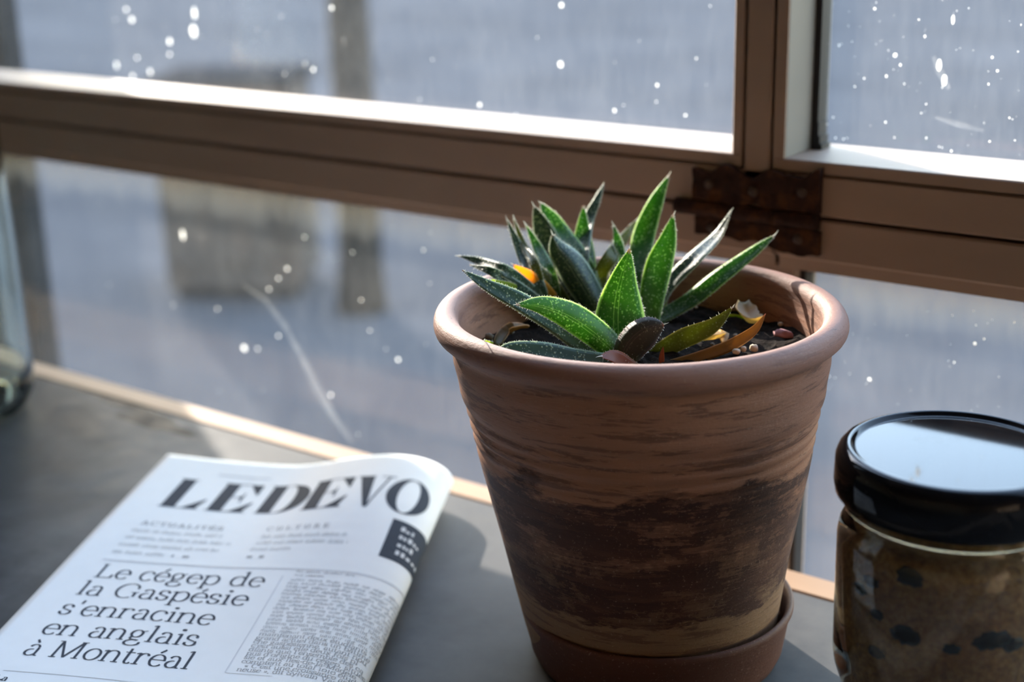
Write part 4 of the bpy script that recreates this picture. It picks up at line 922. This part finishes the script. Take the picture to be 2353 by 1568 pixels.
G['«'] = (0.42, [ln_((0.18, 0.36), (0.06, 0.22)), ln_((0.06, 0.22), (0.18, 0.08)), ln_((0.34, 0.36), (0.22, 0.22)), ln_((0.22, 0.22), (0.34, 0.08))]); G['»'] = (0.42, [ln_((0.08, 0.36), (0.20, 0.22)), ln_((0.20, 0.22), (0.08, 0.08)), ln_((0.24, 0.36), (0.36, 0.22)), ln_((0.36, 0.22), (0.24, 0.08))])
G[' '] = (0.26, []); G['•'] = (0.3, [arc(0.15, 0.23, 0.05, 0.05, 0, 360, 8)])
G['é'] = (G['e'][0], G['e'][1] + [ln_((0.20, 0.54), (0.31, 0.68))]); G['à'] = (G['a'][0], G['a'][1] + [ln_((0.24, 0.55), (0.14, 0.68))])
G['É'] = (G['E'][0], G['E'][1] + [ln_((0.28, 0.74), (0.38, 0.86))]); G['Î'] = (G['I'][0], G['I'][1] + [ln_((0.06, 0.74), (0.16, 0.84)), ln_((0.16, 0.84), (0.26, 0.74))]); G['â'] = (G['a'][0], G['a'][1] + [ln_((0.12, 0.54), (0.21, 0.66)), ln_((0.21, 0.66), (0.30, 0.54))])
def stroke(pts, T, t):
    """outline a polyline with an elliptical nib: T wide across, t high"""
    V = []; n = len(pts)
    for i, p in enumerate(pts):
        a = pts[max(0, i - 1)]; b = pts[min(n - 1, i + 1)]
        if n > 3 and math.hypot(pts[0][0] - pts[-1][0], pts[0][1] - pts[-1][1]) < 1e-6 and i in (0, n - 1): a, b = pts[n - 2], pts[1]
        dx, dy = b[0] - a[0], b[1] - a[1]; l = math.hypot(dx, dy) + 1e-12; nx, ny = -dy / l, dx / l
        w = 0.5 * math.hypot(T * nx, t * ny); V += [(p[0] + nx * w, p[1] + ny * w), (p[0] - nx * w, p[1] - ny * w)]
    return V, [(2 * i, 2 * i + 1, 2 * i + 3, 2 * i + 2) for i in range(n - 1)]
def fine(V, F_, step):     # split long quads so the print follows the curve of the page
    out_v = []; out_f = []
    for f in F_:
        q = [V[i] for i in f]; l = max(math.hypot(q[0][0] - q[3][0], q[0][1] - q[3][1]), 1e-9); k = max(1, int(l / step)); b = len(out_v)
        for i in range(k + 1):
            u = i / k; out_v += [(q[0][0] + (q[3][0] - q[0][0]) * u, q[0][1] + (q[3][1] - q[0][1]) * u), (q[1][0] + (q[2][0] - q[1][0]) * u, q[1][1] + (q[2][1] - q[1][1]) * u)]
        out_f += [(b + 2 * i, b + 2 * i + 1, b + 2 * i + 3, b + 2 * i + 2) for i in range(k)]
    return out_v, out_f
OFF = [0.00012]
class Ink:
    def __init__(s): s.V = []; s.F = []
    def flat(s, V, F_, off=0.00012):
        k = len(s.V); s.V += [paper_pt(x / 1000, y / 1000, off) for x, y in V]; s.F += [tuple(i + k for i in f) for f in F_]
    def text(s, txt, x0, base, size, width=None, T=0.085, t=0.028, track=0.0, smax=None, step=1.2):
        adv = sum(G[c][0] + track for c in txt); kx = (width / adv) if width else size; x = x0
        for c in txt:
            w, st = G[c]
            if smax and (x + w * kx) > smax: break
            for p in st:
                V, F_ = stroke(p, T, t); V = [(x + vx * kx, base - vy * size) for vx, vy in V]; V, F_ = fine(V, F_, step); s.flat(V, F_)
            x += (w + track) * kx
        return x
    def rect(s, x0, x1, y0, y1, nx=20, ny=2, off=0.00012):
        V = [(x0 + (x1 - x0) * i / nx, y0 + (y1 - y0) * j / ny) for j in range(ny + 1) for i in range(nx + 1)]
        F_ = [(j * (nx + 1) + i, (j + 1) * (nx + 1) + i, (j + 1) * (nx + 1) + i + 1, j * (nx + 1) + i + 1) for j in range(ny) for i in range(nx)]; s.flat(V, F_, off)
    def poly(s, outer, inner=None):
        """filled ring between two equally long loops (or a strip)"""
        n = len(outer); k = 6; V = []
        for j in range(k + 1): V += [(o[0] + (q[0] - o[0]) * j / k, o[1] + (q[1] - o[1]) * j / k) for o, q in zip(outer, inner)]
        s.flat(V, [(j * n + i, j * n + (i + 1) % n, j * n + n + (i + 1) % n, j * n + n + i) for j in range(k) for i in range(n)])
    def build(s, name, m):
        return part(mesh_obj(name, s.V, s.F, M[m]), news)
# masthead: fat-face capitals, cap height 33 mm
ik = Ink(); B0, B1 = 60.0, 27.0
def yy(v): return B0 - (B0 - B1) * v
def quad(p0, p1, p2, p3, k=8):
    V = []
    for i in range(k + 1):
        u = i / k; a = (p0[0] + (p3[0] - p0[0]) * u, yy(p0[1] + (p3[1] - p0[1]) * u)); b = (p1[0] + (p2[0] - p1[0]) * u, yy(p1[1] + (p2[1] - p1[1]) * u))
        V += [(a[0] + (b[0] - a[0]) * j / 4, a[1] + (b[1] - a[1]) * j / 4) for j in range(5)]
    ik.flat(V, [(5 * i + j, 5 * i + j + 1, 5 * i + j + 6, 5 * i + j + 5) for i in range(k) for j in range(4)])
def bar(x0, x1, y0, y1): quad((x0, y0), (x1, y0), (x1, y1), (x0, y1))
def L_(x, w=20.5):
    bar(x + 1.2, x + 8.0, 0, 1); bar(x, x + 9.4, 0.982, 1.0); bar(x, x + w - 1, 0, 0.022); quad((x + w - 9, 0.02), (x + w - 2.5, 0.02), (x + w, 0.36), (x + w - 0.7, 0.36))
def E_(x, w=20.5):
    L_(x, w); bar(x, x + w - 1, 0.978, 1.0); quad((x + w - 1.4, 0.64), (x + w - 0.8, 0.64), (x + w - 0.8, 0.98), (x + w - 7, 0.98)); bar(x + 7, x + 13.5, 0.505, 0.525); quad((x + 13.2, 0.34), (x + 13.8, 0.34), (x + 13.8, 0.68), (x + 13.2, 0.68)); quad((x + 11.2, 0.515), (x + 13.4, 0.43), (x + 13.8, 0.60), (x + 13.2, 0.60))
def D_(x, w=23):
    bar(x + 1.2, x + 8.0, 0, 1); bar(x, x + 13, 0.982, 1.0); bar(x, x + 13, 0, 0.018); n = 22
    o_ = [(x + 11 + (w - 11) * math.cos(math.radians(a)), yy(0.5 + 0.5 * math.sin(math.radians(a)))) for a in np.linspace(-90, 90, n)]; i_ = [(x + 11 + (w - 18.6) * math.cos(math.radians(a)), yy(0.5 + 0.475 * math.sin(math.radians(a)))) for a in np.linspace(-90, 90, n)]
    ik.flat(o_ + i_, [(k, k + 1, n + k + 1, n + k) for k in range(n - 1)])
def V_(x, w=19):
    quad((x + 9.2, 0.0), (x + 11.0, 0.0), (x + 8.4, 1.0), (x + 1.4, 1.0)); quad((x + 10.2, 0.0), (x + 11.0, 0.0), (x + w - 2.4, 1.0), (x + w - 3.4, 1.0)); bar(x, x + 9, 0.975, 1.0); bar(x + w - 7, x + w, 0.975, 1.0)
def O_(x, w=20.5):
    n = 40; cx = x + w / 2; o_ = [(cx + w / 2 * math.cos(2 * math.pi * k / n), yy(0.5 + 0.53 * math.sin(2 * math.pi * k / n))) for k in range(n)]; i_ = [(cx + (w / 2 - 5.4) * math.cos(2 * math.pi * k / n), yy(0.5 + 0.505 * math.sin(2 * math.pi * k / n))) for k in range(n)]; ik.poly(o_, i_)
L_(18.2); E_(41.0); D_(65.0); E_(88.0); V_(109.0); O_(126.5)
ik.build('masthead_lettering', 'ink')
# headline
ik = Ink()
for txt, x0, x1, b in (("Le cégep de", 17.5, 92.5, 132.0), ("la Gaspésie", 16.5, 90.5, 147.5), ("s'enracine", 16.2, 82.0, 164.0), ("en anglais", 16.6, 81.2, 180.0), ("à Montréal", 17.0, 84.5, 196.0)):
    ik.text(txt, x0, b, 17.0, x1 - x0, 0.074, 0.026)
ik.build('headline_lettering', 'ink')
# teasers above the rule
def dashes(ik, x0, x1, b, h, seed, fill=0.9):
    r = random.Random(seed); x = x0
    while x < x1:
        wl = r.uniform(3.0, 9.0); xe = min(x + wl, x1)
        while x < xe:
            hh = h * (1.5 if r.random() < 0.18 else 1); ik.rect(x, x + 0.22, b - hh, b, 1, 1)
            if r.random() < 0.6: ik.rect(x, x + 0.75, b - h, b - h + 0.25, 1, 1)
            if r.random() < 0.4: ik.rect(x, x + 0.75, b - 0.25, b, 1, 1)
            x += 0.78
        x += r.uniform(1.0, 1.6)
ik = Ink()
ik.text('ACTUALITÉS', 18.0, 80.5, 5.4, 40.0, 0.15, 0.05, 0.12); ik.text('CULTURE', 78.0, 80.0, 5.4, 31.0, 0.15, 0.05, 0.35)
for k, (x0, x1, b) in enumerate(((16.8, 59, 88.0), (16.8, 66, 95.0), (16.6, 63, 102.2), (16.6, 40, 109.5), (78, 117, 87.5), (77.5, 119, 93.7), (77, 95, 100))): dashes(ik, x0, x1, b, 2.3, k)
ik.rect(44, 45, 107.3, 109.5, 1, 1); ik.rect(49, 52, 107.5, 109.5, 1, 1); ik.rect(77.5, 80, 105, 107, 1, 1); ik.rect(83, 85.2, 104.6, 107, 1, 1)
ik.build('teaser_text', 'ink_grey')
ik = Ink(); ik.rect(34, 61, 17.4, 19.2, 24, 1); ik.rect(15.5, SMAX * 1000 - 14, 115.6, 116.6, 90, 1); ik.build('page_rule', 'rule_grey')
ik = Ink(); ik.rect(16, SMAX * 1000 - 20, 207.4, 207.8, 90, 1); ik.rect(98.5, 99.0, 122, 196, 1, 20); ik.rect(99, 117, 196.2, 196.5, 12, 1); ik.build('page_rule', 'rule_grey')
# article column
ik = Ink(); XA = 102.5; XE = SMAX * 1000 - 15
dashes(ik, XA + 1, XA + 26, 119.0, 1.3, 31); dashes(ik, XA + 1, XA + 14, 121.8, 1.1, 32)
lines = {24: "neuse », dit Sylvain Vachon", 23: "  « C'est une croissance ass", 22: "comptent au total 1010 étudi", 21: "sie et aux Îles-de-la-Madele", 20: "pus d'origine du cégep, situés", 19: "diants que l'ensemble des ca", 18: "c'est aussi elle deux fois pl", 17: "che gaspésienne, autant nou", 16: "grand actuel dans un bâtime", 15: "maintenant deux étudiants •"}
for k in range(25):
    b = 126.0 + k * 2.86; end = XE - (7 if k in (0, 8, 14) else 0)
    if k in lines: ik.text(lines[k], XA + (0 if k > 15 else 0.4), b, 3.9, None, 0.10, 0.045, 0.0, end + 2, 0.9)
    else: dashes(ik, XA + random.uniform(0, 0.8), end, b, 1.55, 50 + k)
ik.build('article_text', 'ink_grey')
ik = Ink(); ik.rect(134.5, SMAX * 1000 - 16, 67, 99.5, 24, 14); ik.build('dark_panel', 'ink')
ik = Ink(); r_ = random.Random(2)
for row in range(4):
    y = 72 + row * 6.4; x = 139.5 + row * 0.4
    for k in range(4 + (row % 2)):
        if row == 0 and k > 2: continue
        h_ = r_.uniform(1.6, 3.6); w_ = r_.uniform(0.8, 1.9); ik.rect(x, x + w_, y + 3.2 - h_, y + 3.2, 3, 2, 0.0002); x += w_ + r_.uniform(0.5, 1.1)
ik.build('panel_marks', 'rule_grey')
ik = Ink()
for z0 in (210.5,):
    ik.text('La', 15.5, 214.5, 5, None, 0.14, 0.05)
ik.build('lower_lettering', 'ink')
